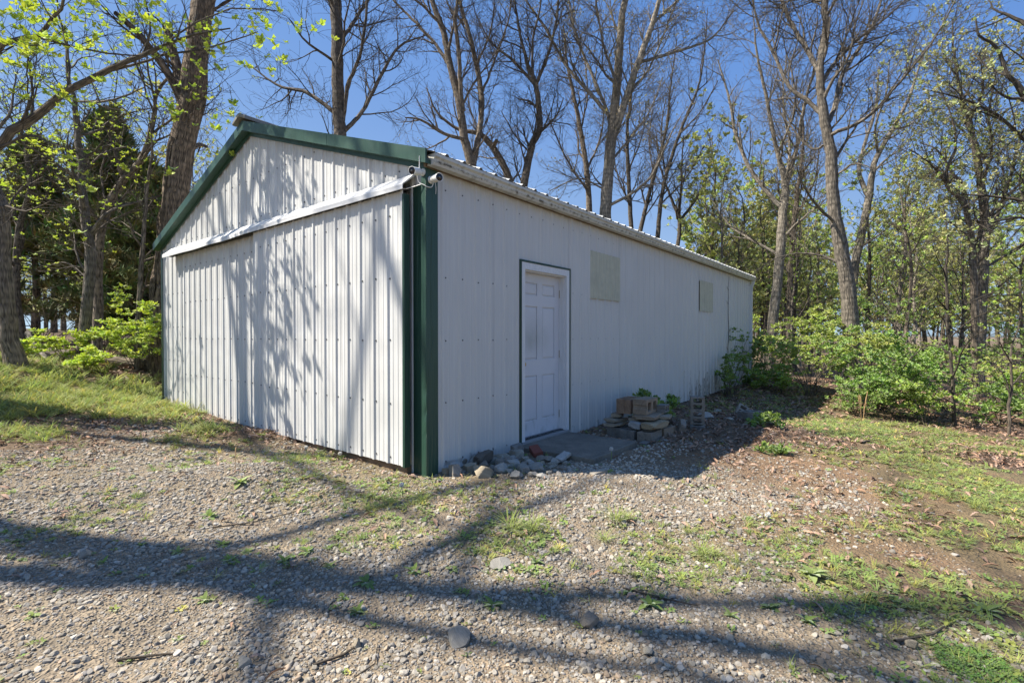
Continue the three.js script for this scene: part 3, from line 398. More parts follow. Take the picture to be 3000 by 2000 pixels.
{
  const g0 = (X, Z) => { const [x, z] = toW(X, Z); return ground(x, z); };
  const B = M.concrete(0.30, 0.27, 0.235), B2 = M.concrete(0.33, 0.225, 0.155), B3 = M.concrete(0.36, 0.285, 0.215), G = M.concrete(0.24, 0.235, 0.225), Lm = M.concrete(0.40, 0.35, 0.28), Y = M.concrete(0.42, 0.34, 0.23);
  const y0 = g0(3.0, 0.9) + 0.05; const q = Math.PI / 2;
  // lowest course
  local('concrete_block', BLOCK, G, 3.00, y0 - 0.005, 0.50, [0, 0.08, 0], 'grey block in lowest course nearest the wall', 'block', [0.9, 0.75, 0.95]);
  local('concrete_block', BLOCK, G, 2.93, y0 - 0.015, 0.74, [0, -0.05, 0], 'grey block in lowest course, second from the wall', 'block', [0.9, 0.85, 1.05]);
  local('concrete_block', BLOCK, B, 2.93, y0 - 0.02, 0.97, [0, 0.04, 0], 'tan grey block at the outer front corner of the pile base', 'block', [0.95, 0.9, 0.95]);
  local('concrete_block', BLOCK, B3, 3.33, y0 - 0.02, 1.00, [0, -0.1, 0], 'tan block on the right side of the pile base', 'block', [0.85, 0.85, 0.95]);
  local('broken_slab', SLABS[3], B, 3.56, y0 + 0.03, 1.16, [0.25, 0.5, 0.3], 'jagged upright slab fragment leaning on the right of the pile', 'slab', [0.13, 0.13, 0.05]);
  local('hollow_tile', BLOCK, G, 2.66, y0 - 0.07, 1.02, [q, 0.05, 0], 'small grey hollow block lying on its side against the step corner', 'block', [0.42, 0.5, 0.38]);
  // second course
  const y1 = y0 + 0.115;
  local('flat_stone', SLABS[4], Lm, 2.95, y1 - 0.01, 0.48, [0, 0.1, 0.04], 'thin ragged slab, lower of two on the wall side of the pile', 'slab', [0.21, 0.024, 0.15]);
  local('flat_stone', SLABS[0], Lm, 2.97, y1 + 0.035, 0.46, [0, -0.12, -0.02], 'thin squared slab, upper of two on the wall side of the pile', 'slab', [0.19, 0.026, 0.13]);
  local('broken_stone', SLABS[1], M.concrete(0.42, 0.42, 0.42), 2.90, y1 + 0.015, 0.80, [0.1, 0.15, -0.05], 'split grey stone with pale broken face mid pile', 'stone', [0.16, 0.055, 0.10]);
  local('broken_stone', SLABS[2], Y, 2.97, y1 + 0.03, 1.03, [0, -0.12, 0.03], 'cream broken block on the outer corner of the second course', 'stone', [0.26, 0.05, 0.125]);
  local('flat_stone', SLABS[3], Lm, 3.25, y1 + 0.10, 1.06, [0, 0.2, 0], 'small cream slab end under the big slab at right', 'slab', [0.15, 0.026, 0.085]);
  // third course
  const y2 = y1 + 0.088;
  local('flat_stone', SLABS[2], Lm, 3.02, y2 + 0.005, 0.47, [0, 0.25, -0.02], 'small squared tan stone beside the wall under the top block', 'stone', [0.12, 0.03, 0.095]);
  local('flat_stone', SLABS[4], Lm, 3.04, y2 - 0.02, 0.70, [0, 0.5, 0], 'rounded tan slab wedged below the big slab', 'slab', [0.14, 0.026, 0.10]);
  local('stone_slab', SLABS[0], B3, 3.10, y2 + 0.03, 0.88, [0, 0.10, 0.02], 'large thick brown slab carrying the hollow blocks', 'slab', [0.30, 0.032, 0.20]);
  // top
  const y3 = y2 + 0.055 + 0.1;
  local('concrete_block', BLOCK, B2, 3.10, y3 - 0.01, 0.60, [0, 0.05, 0], 'reddish brown hollow block with its cores open upward on top', 'block', [0.98, 1, 1]);
  local('concrete_block', BLOCK, B3, 3.12, y3, 0.83, [q, 0.02, 0], 'tan hollow block on its side with two square cores facing out', 'block', [0.98, 1, 1]);
  local('concrete_block', BLOCK, G, 3.36, y3 - 0.05, 0.98, [q, 0.1, 0], 'small grey half block behind the tan hollow block', 'block', [0.5, 0.6, 0.5]);
  // further along the wall
  const yA = g0(4.24, 1.2);
  local('concrete_block', BLOCK, G, 4.24, yA + 0.02, 1.16, [0, 0.3, 0], 'flat half buried block under the upright pair', 'block', [1, 0.35, 1]);
  local('concrete_block', BLOCK, B, 4.24, yA + 0.16, 1.16, [0, 0.3, q], 'lower of two hollow blocks standing with cores facing the step', 'block', [1.0, 1, 1].map((v, i) => i ? 1 : 0.52));
  local('concrete_block', BLOCK, B, 4.25, yA + 0.36, 1.15, [0, 0.38, q], 'upper of two hollow blocks standing with cores facing the step', 'block', [0.5, 1, 1]);
  local('concrete_block', BLOCK, G, 5.40, g0(5.4, 1.62) + 0.06, 1.62, [0, -0.5, 0], 'grey hollow block lying among leaves, outermost of the scattered ones', 'block', [0.85, 0.7, 1]);
  local('concrete_block', BLOCK, B, 6.0, g0(6.0, 1.34) + 0.07, 1.34, [0.5, 0.3, 0.6], 'tilted broken block half buried in dead leaves', 'block', [0.7, 0.6, 0.9]);
  for (const [X, Z, s, label] of [[4.95, 1.06, [0.20, 0.10, 0.12], 'pale blocky stone right behind the standing blocks'], [6.1, 0.9, [0.16, 0.08, 0.09], 'grey stone nearest the wall among dead leaves'], [5.0, 1.42, [0.10, 0.05, 0.09], 'white crumbled stone in leaves in front of the blocks'], [4.75, 1.7, [0.08, 0.035, 0.07], 'small pale stone in dark leaves below the blocks']]) local('loose_stone', ROCKS[(X * 3 | 0) % 8], stoneMats[(X * 5 | 0) % 5], X, g0(X, Z) + s[1] * 0.3, Z, [0.1, X, 0.1], label, 'stone', s.map(v => v * 0.8));
}

// ---------- trees ----------
const barkTex = (() => {
  const N = 512, f = (i, j) => { const u = i / N, v = j / N, w = (vn(u * 8, v * 8, 8) - 0.5) * 0.05; const a = Math.abs(vn((u + w) * 22, v * 5, 0) - 0.5) * 2, b = Math.abs(vn((u + w) * 44 + 7, v * 11) - 0.5) * 2; return clamp(0.62 * a + 0.38 * b, 0, 1); };
  const map = dataTex(N, N, (i, j) => { const h = f(i, j), l = vn(i / N * 10, j / N * 14, 2), k = 0.34 + 0.66 * Math.sqrt(h) + 0.2 * (l - 0.5); return [k, k * 0.985, k * 0.955]; });
  const bump = dataTex(N, N, (i, j) => { const h = Math.sqrt(f(i, j)); return [h, h, h]; }, false);
  return { map, bump };
})();
const bark = (r, g, b, s = 0.02) => std({ color: rgb(r, g, b), map: barkTex.map, bumpMap: barkTex.bump, bumpScale: s, roughness: 0.95 });
const BK = { grey: bark(0.346, 0.307, 0.262, 0.035), tan: bark(0.346, 0.288, 0.230, 0.03), dark: bark(0.218, 0.186, 0.154, 0.035), pale: bark(0.474, 0.429, 0.365, 0.03), red: bark(0.320, 0.243, 0.173, 0.06) };
const newBuf = () => ({ p: [], n: [], u: [], i: [] });
function toGeo(b) { const g = new THREE.BufferGeometry(); g.setAttribute('position', new THREE.Float32BufferAttribute(b.p, 3)); g.setAttribute('normal', new THREE.Float32BufferAttribute(b.n, 3)); g.setAttribute('uv', new THREE.Float32BufferAttribute(b.u, 2)); g.setIndex(b.i); return g; }
const _t = V(0, 0, 0), _a = V(0, 0, 0), _b = V(0, 0, 0);
function tube(B, P, R, sides, rough = 0, seed = 0) {
  const n = P.length; let s0 = B.p.length / 3; let len = 0;
  for (let i = 0; i < n; i++) {
    _t.copy(P[Math.min(n - 1, i + 1)]).sub(P[Math.max(0, i - 1)]).normalize();
    if (i === 0) { _a.set(_t.y, -_t.x, 0.31 * _t.z + 0.2).cross(_t).normalize(); } else { _a.addScaledVector(_t, -_a.dot(_t)).normalize(); }
    _b.copy(_t).cross(_a);
    if (i) len += P[i].distanceTo(P[i - 1]);
    for (let k = 0; k <= sides; k++) {
      const an = k / sides * Math.PI * 2, c = Math.cos(an), s = Math.sin(an), rr = R[i] * (rough ? 1 + rough * (vn(c * 1.7 + seed + 9, s * 1.7 + len * 2.2 + 5) - 0.5) * 2 + (rough > 0.1 && sides > 20 ? 0.16 * (Math.abs(vn(k / sides * 18, len * 1.7 + seed, 0) - 0.5) - 0.2) + 0.10 * (Math.abs(vn(k / sides * 36, len * 4 + seed, 0) - 0.5) - 0.2) : 0) : 1);
      const nx = _a.x * c + _b.x * s, ny = _a.y * c + _b.y * s, nz = _a.z * c + _b.z * s;
      B.p.push(P[i].x + nx * rr, P[i].y + ny * rr, P[i].z + nz * rr); B.n.push(nx, ny, nz); B.u.push(k / sides * Math.max(1, Math.round(R[0] * 6.28 / 0.7)), len / 1.1);
    }
  }
  const w = sides + 1;
  for (let i = 0; i < n - 1; i++) for (let k = 0; k < sides; k++) { const a = s0 + i * w + k; B.i.push(a, a + 1, a + w, a + 1, a + w + 1, a + w); }
  const tip = B.p.length / 3, l = P[n - 1]; B.p.push(l.x + _t.x * R[n - 1] * 0.6, l.y + _t.y * R[n - 1] * 0.6, l.z + _t.z * R[n - 1] * 0.6); B.n.push(_t.x, _t.y, _t.z); B.u.push(0, 0);
  for (let k = 0; k < sides; k++) B.i.push(s0 + (n - 1) * w + k, s0 + (n - 1) * w + k + 1, tip);
}
function refine(flat, step, jit, r) {                     // control points x,y,z,radius -> smooth path
  const P = [], R = []; for (let i = 0; i < flat.length; i += 4) { P.push(V(flat[i], flat[i + 1], flat[i + 2])); R.push(flat[i + 3]); }
  const c = new THREE.CatmullRomCurve3(P, false, 'centripetal'), L = c.getLength(), n = Math.max(3, Math.round(L / step)), oP = [], oR = [];
  for (let i = 0; i <= n; i++) { const t = i / n, q = c.getPoint(t), f = t * (P.length - 1), k = Math.min(P.length - 2, Math.floor(f)); if (i && i < n) q.add(V(r() - 0.5, (r() - 0.5) * 0.5, r() - 0.5).multiplyScalar(jit)); oP.push(q); oR.push((R[k] + (R[k + 1] - R[k]) * (f - k)) * 0.86); }
  return [oP, oR];
}
function perp(d, r) { const v = V(r() - 0.5, r() - 0.5, r() - 0.5); v.addScaledVector(d, -v.dot(d)); return v.normalize(); }
// side shoots along a path, several orders deep
function sprout(B, P, R, lvl, o, r, tips) {
  let L = 0; const acc = [0]; for (let i = 1; i < P.length; i++) { L += P[i].distanceTo(P[i - 1]); acc.push(L); }
  const n = Math.max(1, Math.round(L * o.dens[lvl] * o.mul[lvl] * (0.75 + 0.5 * r())));
  for (let k = 0; k < n; k++) {
    const f0 = lvl === 0 ? o.from : lvl === 1 ? 0.12 : 0.15, f = f0 + (1 - f0) * ((k + r()) / n), d = f * L;
    let i = 1; while (i < acc.length - 1 && acc[i] < d) i++;
    const t = (d - acc[i - 1]) / (acc[i] - acc[i - 1] || 1), p = P[i - 1].clone().lerp(P[i], t), pr = R[i - 1] + (R[i] - R[i - 1]) * t, pd = P[i].clone().sub(P[i - 1]).normalize();
    const ang = (o.ang[lvl] + (r() - 0.5) * 0.5), dir = pd.clone().multiplyScalar(Math.cos(ang)).addScaledVector(perp(pd, r), Math.sin(ang));
    const len = o.len[lvl + 1] * (0.55 + 0.9 * r()) * (1 - 0.45 * f), r0 = Math.max(o.min, Math.min(pr * 0.6, o.rad[lvl + 1] * (0.6 + 0.7 * r())));
    shoot(B, p, dir, len, r0, lvl + 1, o, r, tips);
  }
}
function shoot(B, p, dir, len, r0, lvl, o, r, tips) {
  const ns = o.segs[lvl], P = [p.clone()], R = [r0], d = dir.clone().normalize(), q = p.clone();
  for (let i = 1; i <= ns; i++) { d.x += (r() - 0.5) * o.wand; d.z += (r() - 0.5) * o.wand; d.y += (r() - 0.5) * o.wand + o.trop[lvl]; d.normalize(); q.addScaledVector(d, len / ns); P.push(q.clone()); R.push(Math.max(o.min * 0.7, r0 * (1 - 0.8 * i / ns))); }
  tube(B, P, R, lvl <= 1 ? 6 : lvl === 2 ? 4 : 3);
  if (lvl < o.depth) sprout(B, P, R, lvl, o, r, tips);
  if (lvl >= o.depth - 1) { tips.push([q.x, q.y, q.z, d.x, d.y, d.z]); if (lvl === o.depth && o.mid) { const m = P[ns >> 1]; tips.push([m.x, m.y, m.z, d.x, d.y, d.z]); } }
}
const HABIT = { depth: 4, from: 0.30, dens: [0.55, 1.25, 2.9, 4.6], mul: [1.5, 2.1, 1.6, 1.05], ang: [0.75, 0.72, 0.7, 0.75], len: [0, 3.0, 1.9, 0.95, 0.42], rad: [0, 0.05, 0.031, 0.017, 0.009], segs: [0, 9, 7, 5, 3], trop: [0, 0.09, 0.055, 0.035, 0.015], wand: 0.46, min: 0.0055 };
const TREES={
 oldoak:{t:[-8.11,0.21,-11.50,0.420,-8.11,1.13,-11.50,0.366,-8.04,2.56,-11.50,0.334,-7.93,3.59,-11.50,0.318,-7.59,5.98,-11.50,0.302,-7.42,6.77,-11.50,0.294,-7.23,8.36,-11.50,0.278,-7.11,9.15,-11.50,0.254,-6.98,11.54,-11.50,0.199,-7.15,14.32,-11.50,0.119,-6.83,16.31,-11.50,0.056],l:[[-7.57,6.53,-11.50,0.143,-7.77,7.17,-11.35,0.102,-8.13,7.79,-11.20,0.089,-8.40,8.16,-11.05,0.076,-8.70,8.41,-10.90,0.056],[-7.53,6.77,-11.50,0.159,-7.81,7.40,-11.63,0.129,-8.07,8.28,-11.77,0.106,-8.31,8.77,-11.90,0.070],[-7.15,8.68,-11.50,0.103,-6.90,9.65,-11.75,0.081,-6.47,10.82,-12.00,0.058],[-7.47,5.66,-11.50,0.072,-7.52,5.93,-11.90,0.058,-7.58,6.03,-12.30,0.043],[-7.22,9.63,-11.50,0.119,-7.52,10.61,-11.33,0.094,-7.95,11.86,-11.17,0.062,-8.06,13.07,-11.00,0.030],[-7.38,7.17,-11.50,0.056,-7.46,7.54,-12.00,0.046]]},
 greyash:{t:[-5.53,0.13,-16.00,0.292,-5.53,1.15,-16.00,0.254,-5.55,7.56,-16.00,0.232,-5.60,8.89,-16.00,0.227,-5.64,11.10,-16.00,0.210,-5.68,12.21,-16.00,0.199,-5.77,15.53,-16.00,0.155,-5.64,19.95,-16.00,0.083,-5.75,22.71,-16.00,0.033],l:[[-5.40,7.95,-16.00,0.088,-4.98,8.67,-16.38,0.074,-4.39,10.16,-16.75,0.064,-3.85,11.31,-17.12,0.047,-3.05,11.90,-17.50,0.024],[-5.44,8.39,-16.00,0.077,-5.22,9.20,-15.75,0.071,-4.70,10.29,-15.50,0.054,-4.43,11.70,-15.25,0.042,-4.25,13.08,-15.00,0.021],[-5.69,8.50,-16.00,0.083,-6.77,9.33,-16.33,0.068,-7.83,9.72,-16.67,0.046,-8.93,10.54,-17.00,0.023],[-5.73,10.16,-16.00,0.055,-6.32,10.36,-15.25,0.037,-6.51,10.59,-14.50,0.015],[-5.53,10.77,-16.00,0.072,-5.09,12.25,-16.75,0.058,-4.47,13.95,-17.50,0.036],[-5.69,11.77,-16.00,0.077,-6.40,13.05,-16.25,0.056,-7.07,14.60,-16.50,0.029],[-5.58,13.31,-16.00,0.077,-4.71,14.23,-15.50,0.043,-4.25,15.68,-15.00,0.021]]},
 forked:{t:[-1.31,0.13,-20.00,0.318,-1.31,2.48,-20.00,0.276,-1.52,7.18,-20.00,0.249,-1.66,8.29,-20.00,0.228,-1.94,9.39,-20.00,0.194,-2.14,10.78,-20.00,0.180,-2.49,12.16,-20.00,0.159,-2.76,13.54,-20.00,0.138,-3.25,14.92,-20.00,0.117,-3.59,17.00,-20.00,0.090,-3.80,20.45,-20.00,0.041],l:[[-1.59,8.15,-20.00,0.152,-1.43,9.10,-20.25,0.140,-1.25,11.00,-20.50,0.128,-1.69,13.51,-20.75,0.108,-2.19,15.41,-21.00,0.087,-2.50,17.97,-21.25,0.059,-2.82,21.14,-21.50,0.030],[-1.96,10.36,-20.00,0.111,-2.05,11.21,-19.76,0.102,-2.09,12.52,-19.52,0.094,-2.20,13.54,-19.28,0.080,-2.01,14.67,-19.04,0.066,-1.69,16.71,-18.80,0.032],[-2.52,12.21,-20.00,0.090,-3.15,13.22,-20.25,0.077,-3.95,14.21,-20.50,0.064,-4.96,15.33,-20.75,0.043,-5.81,16.47,-21.00,0.022],[-1.85,9.26,-20.00,0.090,-2.29,9.15,-19.50,0.081,-2.78,9.15,-19.00,0.066,-3.39,9.37,-18.50,0.051,-3.88,9.24,-18.00,0.025],[-1.22,11.05,-20.00,0.062,-0.70,12.62,-20.33,0.049,-0.14,14.52,-20.67,0.036,0.00,16.76,-21.00,0.022],[-1.38,12.30,-20.00,0.055,-0.81,13.37,-19.50,0.040,-0.66,14.51,-19.00,0.026]]},
 bent:{t:[0.58,0.09,-21.00,0.250,0.58,4.57,-21.00,0.218,0.17,6.89,-21.00,0.189,-0.10,7.92,-21.00,0.174,-0.55,8.90,-21.00,0.160,-1.03,9.58,-21.00,0.145,-1.38,9.87,-21.00,0.116,-2.32,10.09,-21.00,0.080,-3.19,10.81,-21.00,0.051,-3.63,11.83,-21.00,0.022],l:[[-0.55,8.90,-21.00,0.058,-0.89,9.02,-21.50,0.037,-1.52,9.29,-22.00,0.023],[-0.80,9.29,-21.00,0.102,-0.63,9.27,-20.20,0.091],[-1.38,9.87,-21.00,0.051,-1.78,11.04,-21.50,0.037,-1.98,12.33,-22.00,0.023]]},
 leaner:{t:[0.21,0.08,-20.00,0.238,0.21,3.87,-20.00,0.207,0.39,6.63,-20.00,0.194,0.53,7.74,-20.00,0.180,0.83,9.06,-20.00,0.159,1.11,9.60,-20.00,0.145,1.08,10.36,-20.00,0.131,1.02,11.05,-20.00,0.124,0.93,11.52,-20.00,0.111,0.62,12.30,-20.00,0.083,0.28,13.68,-20.00,0.055,0.00,15.75,-20.00,0.028],l:[[1.04,9.46,-20.00,0.083,1.43,9.92,-20.33,0.063,1.83,10.48,-20.67,0.043,2.18,11.39,-21.00,0.022],[0.97,11.47,-20.00,0.083,1.36,12.25,-19.67,0.068,1.74,13.67,-19.33,0.053,1.84,15.56,-19.00,0.026],[0.90,11.47,-20.00,0.076,0.00,12.71,-20.50,0.064,-0.87,13.71,-21.00,0.044,-1.63,15.35,-21.50,0.022],[0.86,11.61,-20.00,0.062,0.82,12.93,-19.67,0.054,1.14,14.47,-19.33,0.033,1.05,15.82,-19.00,0.020],[0.72,8.70,-20.00,0.048,0.14,9.60,-20.50,0.035,-0.44,10.81,-21.00,0.022]]},
 bigmaple:{t:[3.73,-0.02,-20.00,0.366,3.73,1.79,-20.00,0.318,3.73,4.97,-20.00,0.290,3.76,6.08,-20.00,0.276,3.88,7.89,-20.00,0.249,4.05,9.64,-20.00,0.228,4.23,11.41,-20.00,0.194,4.41,13.98,-20.00,0.152,4.59,15.20,-20.00,0.138,4.84,18.38,-20.00,0.090,4.70,22.52,-20.00,0.035],l:[[4.01,9.19,-20.00,0.180,4.41,10.36,-19.75,0.171,4.93,11.96,-19.50,0.148,5.43,13.40,-19.25,0.120,5.69,14.38,-19.00,0.098,6.03,16.15,-18.75,0.065,6.39,18.38,-18.50,0.026],[3.94,10.15,-20.00,0.097,3.23,11.20,-20.30,0.084,2.31,12.43,-20.60,0.071,1.36,14.31,-20.90,0.058,0.51,15.74,-21.20,0.037,0.00,17.13,-21.50,0.022],[5.14,12.32,-20.00,0.076,6.74,13.04,-20.50,0.064,8.39,13.87,-21.00,0.051,9.58,15.35,-21.50,0.030],[3.87,6.56,-20.00,0.076,4.70,6.93,-19.50,0.061,5.36,7.46,-19.00,0.053,5.75,8.48,-18.50,0.038,6.13,9.30,-18.00,0.019],[4.08,9.81,-20.00,0.083,3.47,11.72,-20.50,0.071,2.76,13.86,-21.00,0.058,2.38,16.24,-21.50,0.045,2.13,18.71,-22.00,0.023],[4.26,11.47,-20.00,0.069,3.64,12.56,-19.50,0.054,3.22,13.98,-19.00,0.039,3.00,15.44,-18.50,0.019],[4.70,11.19,-20.00,0.062,5.48,12.06,-20.33,0.056,6.57,14.52,-20.67,0.036,7.40,16.76,-21.00,0.022],[3.80,7.18,-20.00,0.048,2.70,7.51,-19.50,0.034,1.44,6.89,-19.00,0.020],[5.60,13.82,-20.00,0.069,7.03,15.43,-20.75,0.057,8.32,17.28,-21.50,0.037],[3.94,8.29,-20.00,0.062,5.00,9.66,-20.67,0.050,5.90,10.96,-21.33,0.037,6.69,12.78,-22.00,0.023]]},
 slimA:{t:[3.74,-0.00,-23.00,0.219,3.74,2.18,-23.00,0.191,3.62,6.15,-23.00,0.167,3.51,8.60,-23.00,0.143,3.24,10.49,-23.00,0.127,2.85,12.51,-23.00,0.095,2.57,13.78,-23.00,0.072,2.38,15.69,-23.00,0.032],l:[[3.47,9.01,-23.00,0.064,4.22,10.80,-23.50,0.049,4.48,12.99,-24.00,0.025],[3.50,8.06,-23.00,0.064,2.49,9.31,-22.50,0.047,1.52,11.26,-22.00,0.023],[3.18,10.76,-23.00,0.056,3.57,12.75,-23.50,0.041,3.48,14.98,-24.00,0.025]]},
 slimB:{t:[5.97,-0.10,-24.00,0.172,5.97,1.88,-24.00,0.149,5.81,6.03,-24.00,0.133,5.64,9.20,-24.00,0.108,5.57,11.30,-24.00,0.083,5.81,13.49,-24.00,0.050,5.64,15.65,-24.00,0.025],l:[[5.72,7.69,-24.00,0.050,5.25,9.17,-24.50,0.042,5.01,10.89,-25.00,0.026],[5.64,9.34,-24.00,0.050,6.17,10.80,-23.50,0.032,6.20,12.19,-23.00,0.024]]},
 slimC:{t:[6.22,-0.12,-25.00,0.179,6.22,1.90,-25.00,0.155,6.46,6.39,-25.00,0.130,7.05,8.93,-25.00,0.104,7.77,11.72,-25.00,0.078,7.98,13.82,-25.00,0.052,8.29,16.24,-25.00,0.026],l:[[7.17,9.33,-25.00,0.043,7.05,11.25,-25.50,0.035,7.37,13.24,-26.00,0.027],[6.65,7.26,-25.00,0.043,7.45,8.50,-24.50,0.034,8.13,9.68,-24.00,0.025]]},
 slimD:{t:[6.88,-0.14,-24.00,0.191,6.88,1.71,-24.00,0.166,7.05,5.96,-24.00,0.133,7.33,8.50,-24.00,0.108,8.18,11.30,-24.00,0.083,9.02,13.42,-24.00,0.058,9.30,15.15,-24.00,0.041,9.45,17.14,-24.00,0.017],l:[[7.46,9.01,-24.00,0.058,7.37,11.20,-24.50,0.042,7.77,13.48,-25.00,0.026],[8.04,11.00,-24.00,0.050,8.93,11.94,-23.50,0.032,9.54,13.14,-23.00,0.024],[7.21,7.69,-24.00,0.050,8.64,9.17,-24.50,0.034,9.68,10.89,-25.00,0.026]]},
 slimE:{t:[8.71,-0.25,-26.00,0.186,8.71,1.75,-26.00,0.162,8.70,5.70,-26.00,0.126,8.79,7.32,-26.00,0.117,8.27,8.75,-26.00,0.072,7.73,10.37,-26.00,0.045,7.55,11.81,-26.00,0.027],l:[[8.79,7.32,-26.00,0.090,9.83,8.67,-26.33,0.073,10.63,10.32,-26.67,0.055,10.92,12.21,-27.00,0.028],[8.79,7.32,-26.00,0.072,8.72,9.49,-25.50,0.053,8.64,11.41,-25.00,0.026]]},
 vase:{t:[8.73,-0.76,-17.00,0.270,8.73,-0.51,-17.00,0.235,8.80,-0.00,-17.00,0.211,8.96,1.56,-17.00,0.188,9.19,3.79,-17.00,0.176,9.30,5.57,-17.00,0.164,9.39,6.46,-17.00,0.141,9.22,7.25,-17.00,0.094,9.08,7.69,-17.00,0.082,8.74,9.36,-17.00,0.065,8.40,10.89,-17.00,0.041,8.22,12.42,-17.00,0.018],l:[[9.30,5.66,-17.00,0.100,8.80,6.41,-17.20,0.089,8.32,7.27,-17.40,0.078,7.95,8.49,-17.60,0.067,7.81,9.74,-17.80,0.049,7.46,11.33,-18.00,0.025],[9.43,6.54,-17.00,0.094,9.67,7.92,-16.75,0.075,9.74,9.13,-16.50,0.057,10.11,10.69,-16.25,0.034,10.17,11.66,-16.00,0.017],[9.14,4.12,-17.00,0.059,8.45,4.82,-17.67,0.049,8.05,5.43,-18.33,0.038,7.59,6.69,-19.00,0.020],[9.26,4.66,-17.00,0.053,9.69,5.25,-16.50,0.040,9.95,5.57,-16.00,0.022,10.07,5.87,-15.50,0.016],[9.40,6.48,-17.00,0.065,9.80,8.15,-17.50,0.054,9.83,9.83,-18.00,0.044,10.23,11.86,-18.50,0.026],[9.11,7.60,-17.00,0.053,9.35,8.67,-16.50,0.040,9.18,9.67,-16.00,0.022]]},
 vasetwin:{t:[10.64,-0.97,-19.00,0.181,10.64,-0.72,-19.00,0.158,10.66,1.11,-19.00,0.144,10.70,3.08,-19.00,0.131,10.77,5.05,-19.00,0.118,10.96,6.89,-19.00,0.085,11.16,8.60,-19.00,0.053,11.10,10.31,-19.00,0.020],l:[[10.77,5.18,-19.00,0.053,10.65,6.50,-19.50,0.034,10.64,8.01,-20.00,0.021],[10.83,5.84,-19.00,0.053,11.25,7.00,-18.50,0.032,11.20,8.34,-18.00,0.019]]},
 tallwalnut:{t:[9.77,-0.56,-14.00,0.312,9.77,-0.08,-14.00,0.271,9.64,1.11,-14.00,0.242,9.50,2.81,-14.00,0.218,9.27,4.00,-14.00,0.198,9.09,5.19,-14.00,0.184,9.00,6.57,-14.00,0.164,8.85,7.27,-14.00,0.150,8.73,8.20,-14.00,0.126,8.68,8.82,-14.00,0.116,8.79,9.61,-14.00,0.102,8.81,10.85,-14.00,0.087,8.71,12.79,-14.00,0.058,8.85,15.20,-14.00,0.024],l:[[8.66,8.77,-14.00,0.087,8.44,9.57,-14.25,0.074,8.08,10.55,-14.50,0.060,7.96,11.46,-14.75,0.051,7.67,12.98,-15.00,0.026],[8.80,7.51,-14.00,0.073,8.57,8.01,-14.25,0.069,8.08,8.64,-14.50,0.060,7.76,9.74,-14.75,0.051,7.43,10.73,-15.00,0.041,7.36,11.80,-15.25,0.032,7.18,13.15,-15.50,0.016],[8.95,6.98,-14.00,0.068,9.01,7.00,-13.79,0.062,9.47,7.15,-13.57,0.056,9.91,7.53,-13.36,0.046,10.22,8.01,-13.14,0.041,10.74,8.70,-12.93,0.031,11.28,9.76,-12.71,0.018,11.40,10.35,-12.50,0.013],[8.90,7.27,-14.00,0.077,9.26,7.88,-14.25,0.074,9.61,8.89,-14.50,0.070,10.30,9.86,-14.75,0.061,11.00,11.00,-15.00,0.047,11.49,12.33,-15.25,0.032,12.21,14.01,-15.50,0.016],[9.19,4.47,-14.00,0.048,8.34,5.02,-13.67,0.038,7.84,5.40,-13.33,0.023,7.46,5.86,-13.00,0.013],[9.38,3.35,-14.00,0.048,8.99,3.66,-14.33,0.040,8.36,3.77,-14.67,0.020,7.88,3.65,-15.00,0.016],[9.09,5.82,-14.00,0.039,9.33,6.03,-13.50,0.028,9.52,5.68,-13.00,0.013],[8.71,8.43,-14.00,0.068,9.22,9.12,-14.20,0.059,10.15,10.03,-14.40,0.045,11.20,10.85,-14.60,0.030,12.07,11.80,-14.80,0.015],[8.82,10.27,-14.00,0.048,8.96,10.79,-13.50,0.037,9.16,11.43,-13.00,0.018],[8.95,6.79,-14.00,0.044,8.72,6.72,-14.33,0.035,8.31,7.45,-14.67,0.025,8.09,8.11,-15.00,0.016]]},
 palefork:{t:[12.87,-0.84,-19.00,0.257,12.87,-0.59,-19.00,0.223,13.00,1.77,-19.00,0.197,13.14,3.83,-19.00,0.177,13.45,5.32,-19.00,0.158,13.70,6.69,-19.00,0.144,13.94,8.06,-19.00,0.112,14.69,9.44,-19.00,0.085,15.19,10.44,-19.00,0.059,15.76,12.27,-19.00,0.026],l:[[13.67,6.69,-19.00,0.105,13.50,7.64,-19.25,0.093,13.80,8.63,-19.50,0.074,14.47,10.39,-19.75,0.055,14.79,12.16,-20.00,0.028],[14.05,8.27,-19.00,0.059,13.67,9.12,-18.67,0.045,13.81,10.24,-18.33,0.032,13.68,11.33,-18.00,0.019],[14.57,9.25,-19.00,0.046,15.63,9.60,-19.50,0.034,16.86,10.78,-20.00,0.021],[13.26,4.66,-19.00,0.046,13.68,5.08,-18.50,0.032,13.93,5.48,-18.00,0.019]]},
 rightoak:{t:[15.15,-0.92,-16.00,0.216,15.15,-0.62,-16.00,0.188,15.18,1.15,-16.00,0.166,15.26,2.81,-16.00,0.155,15.30,4.51,-16.00,0.144,15.15,6.28,-16.00,0.127,14.91,7.52,-16.00,0.105,14.71,8.36,-16.00,0.083,14.51,9.00,-16.00,0.061,14.26,10.22,-16.00,0.039,14.15,11.54,-16.00,0.017],l:[[15.30,4.47,-16.00,0.088,16.14,5.66,-16.33,0.068,16.82,6.90,-16.67,0.052,17.51,8.42,-17.00,0.023],[15.15,6.24,-16.00,0.061,15.16,7.11,-15.67,0.049,14.73,8.26,-15.33,0.032,14.62,9.25,-15.00,0.016],[14.93,7.45,-16.00,0.044,15.05,8.43,-16.75,0.035,15.00,8.99,-17.50,0.018],[14.76,8.23,-16.00,0.044,14.44,8.85,-15.25,0.032,13.63,9.59,-14.50,0.015]]},
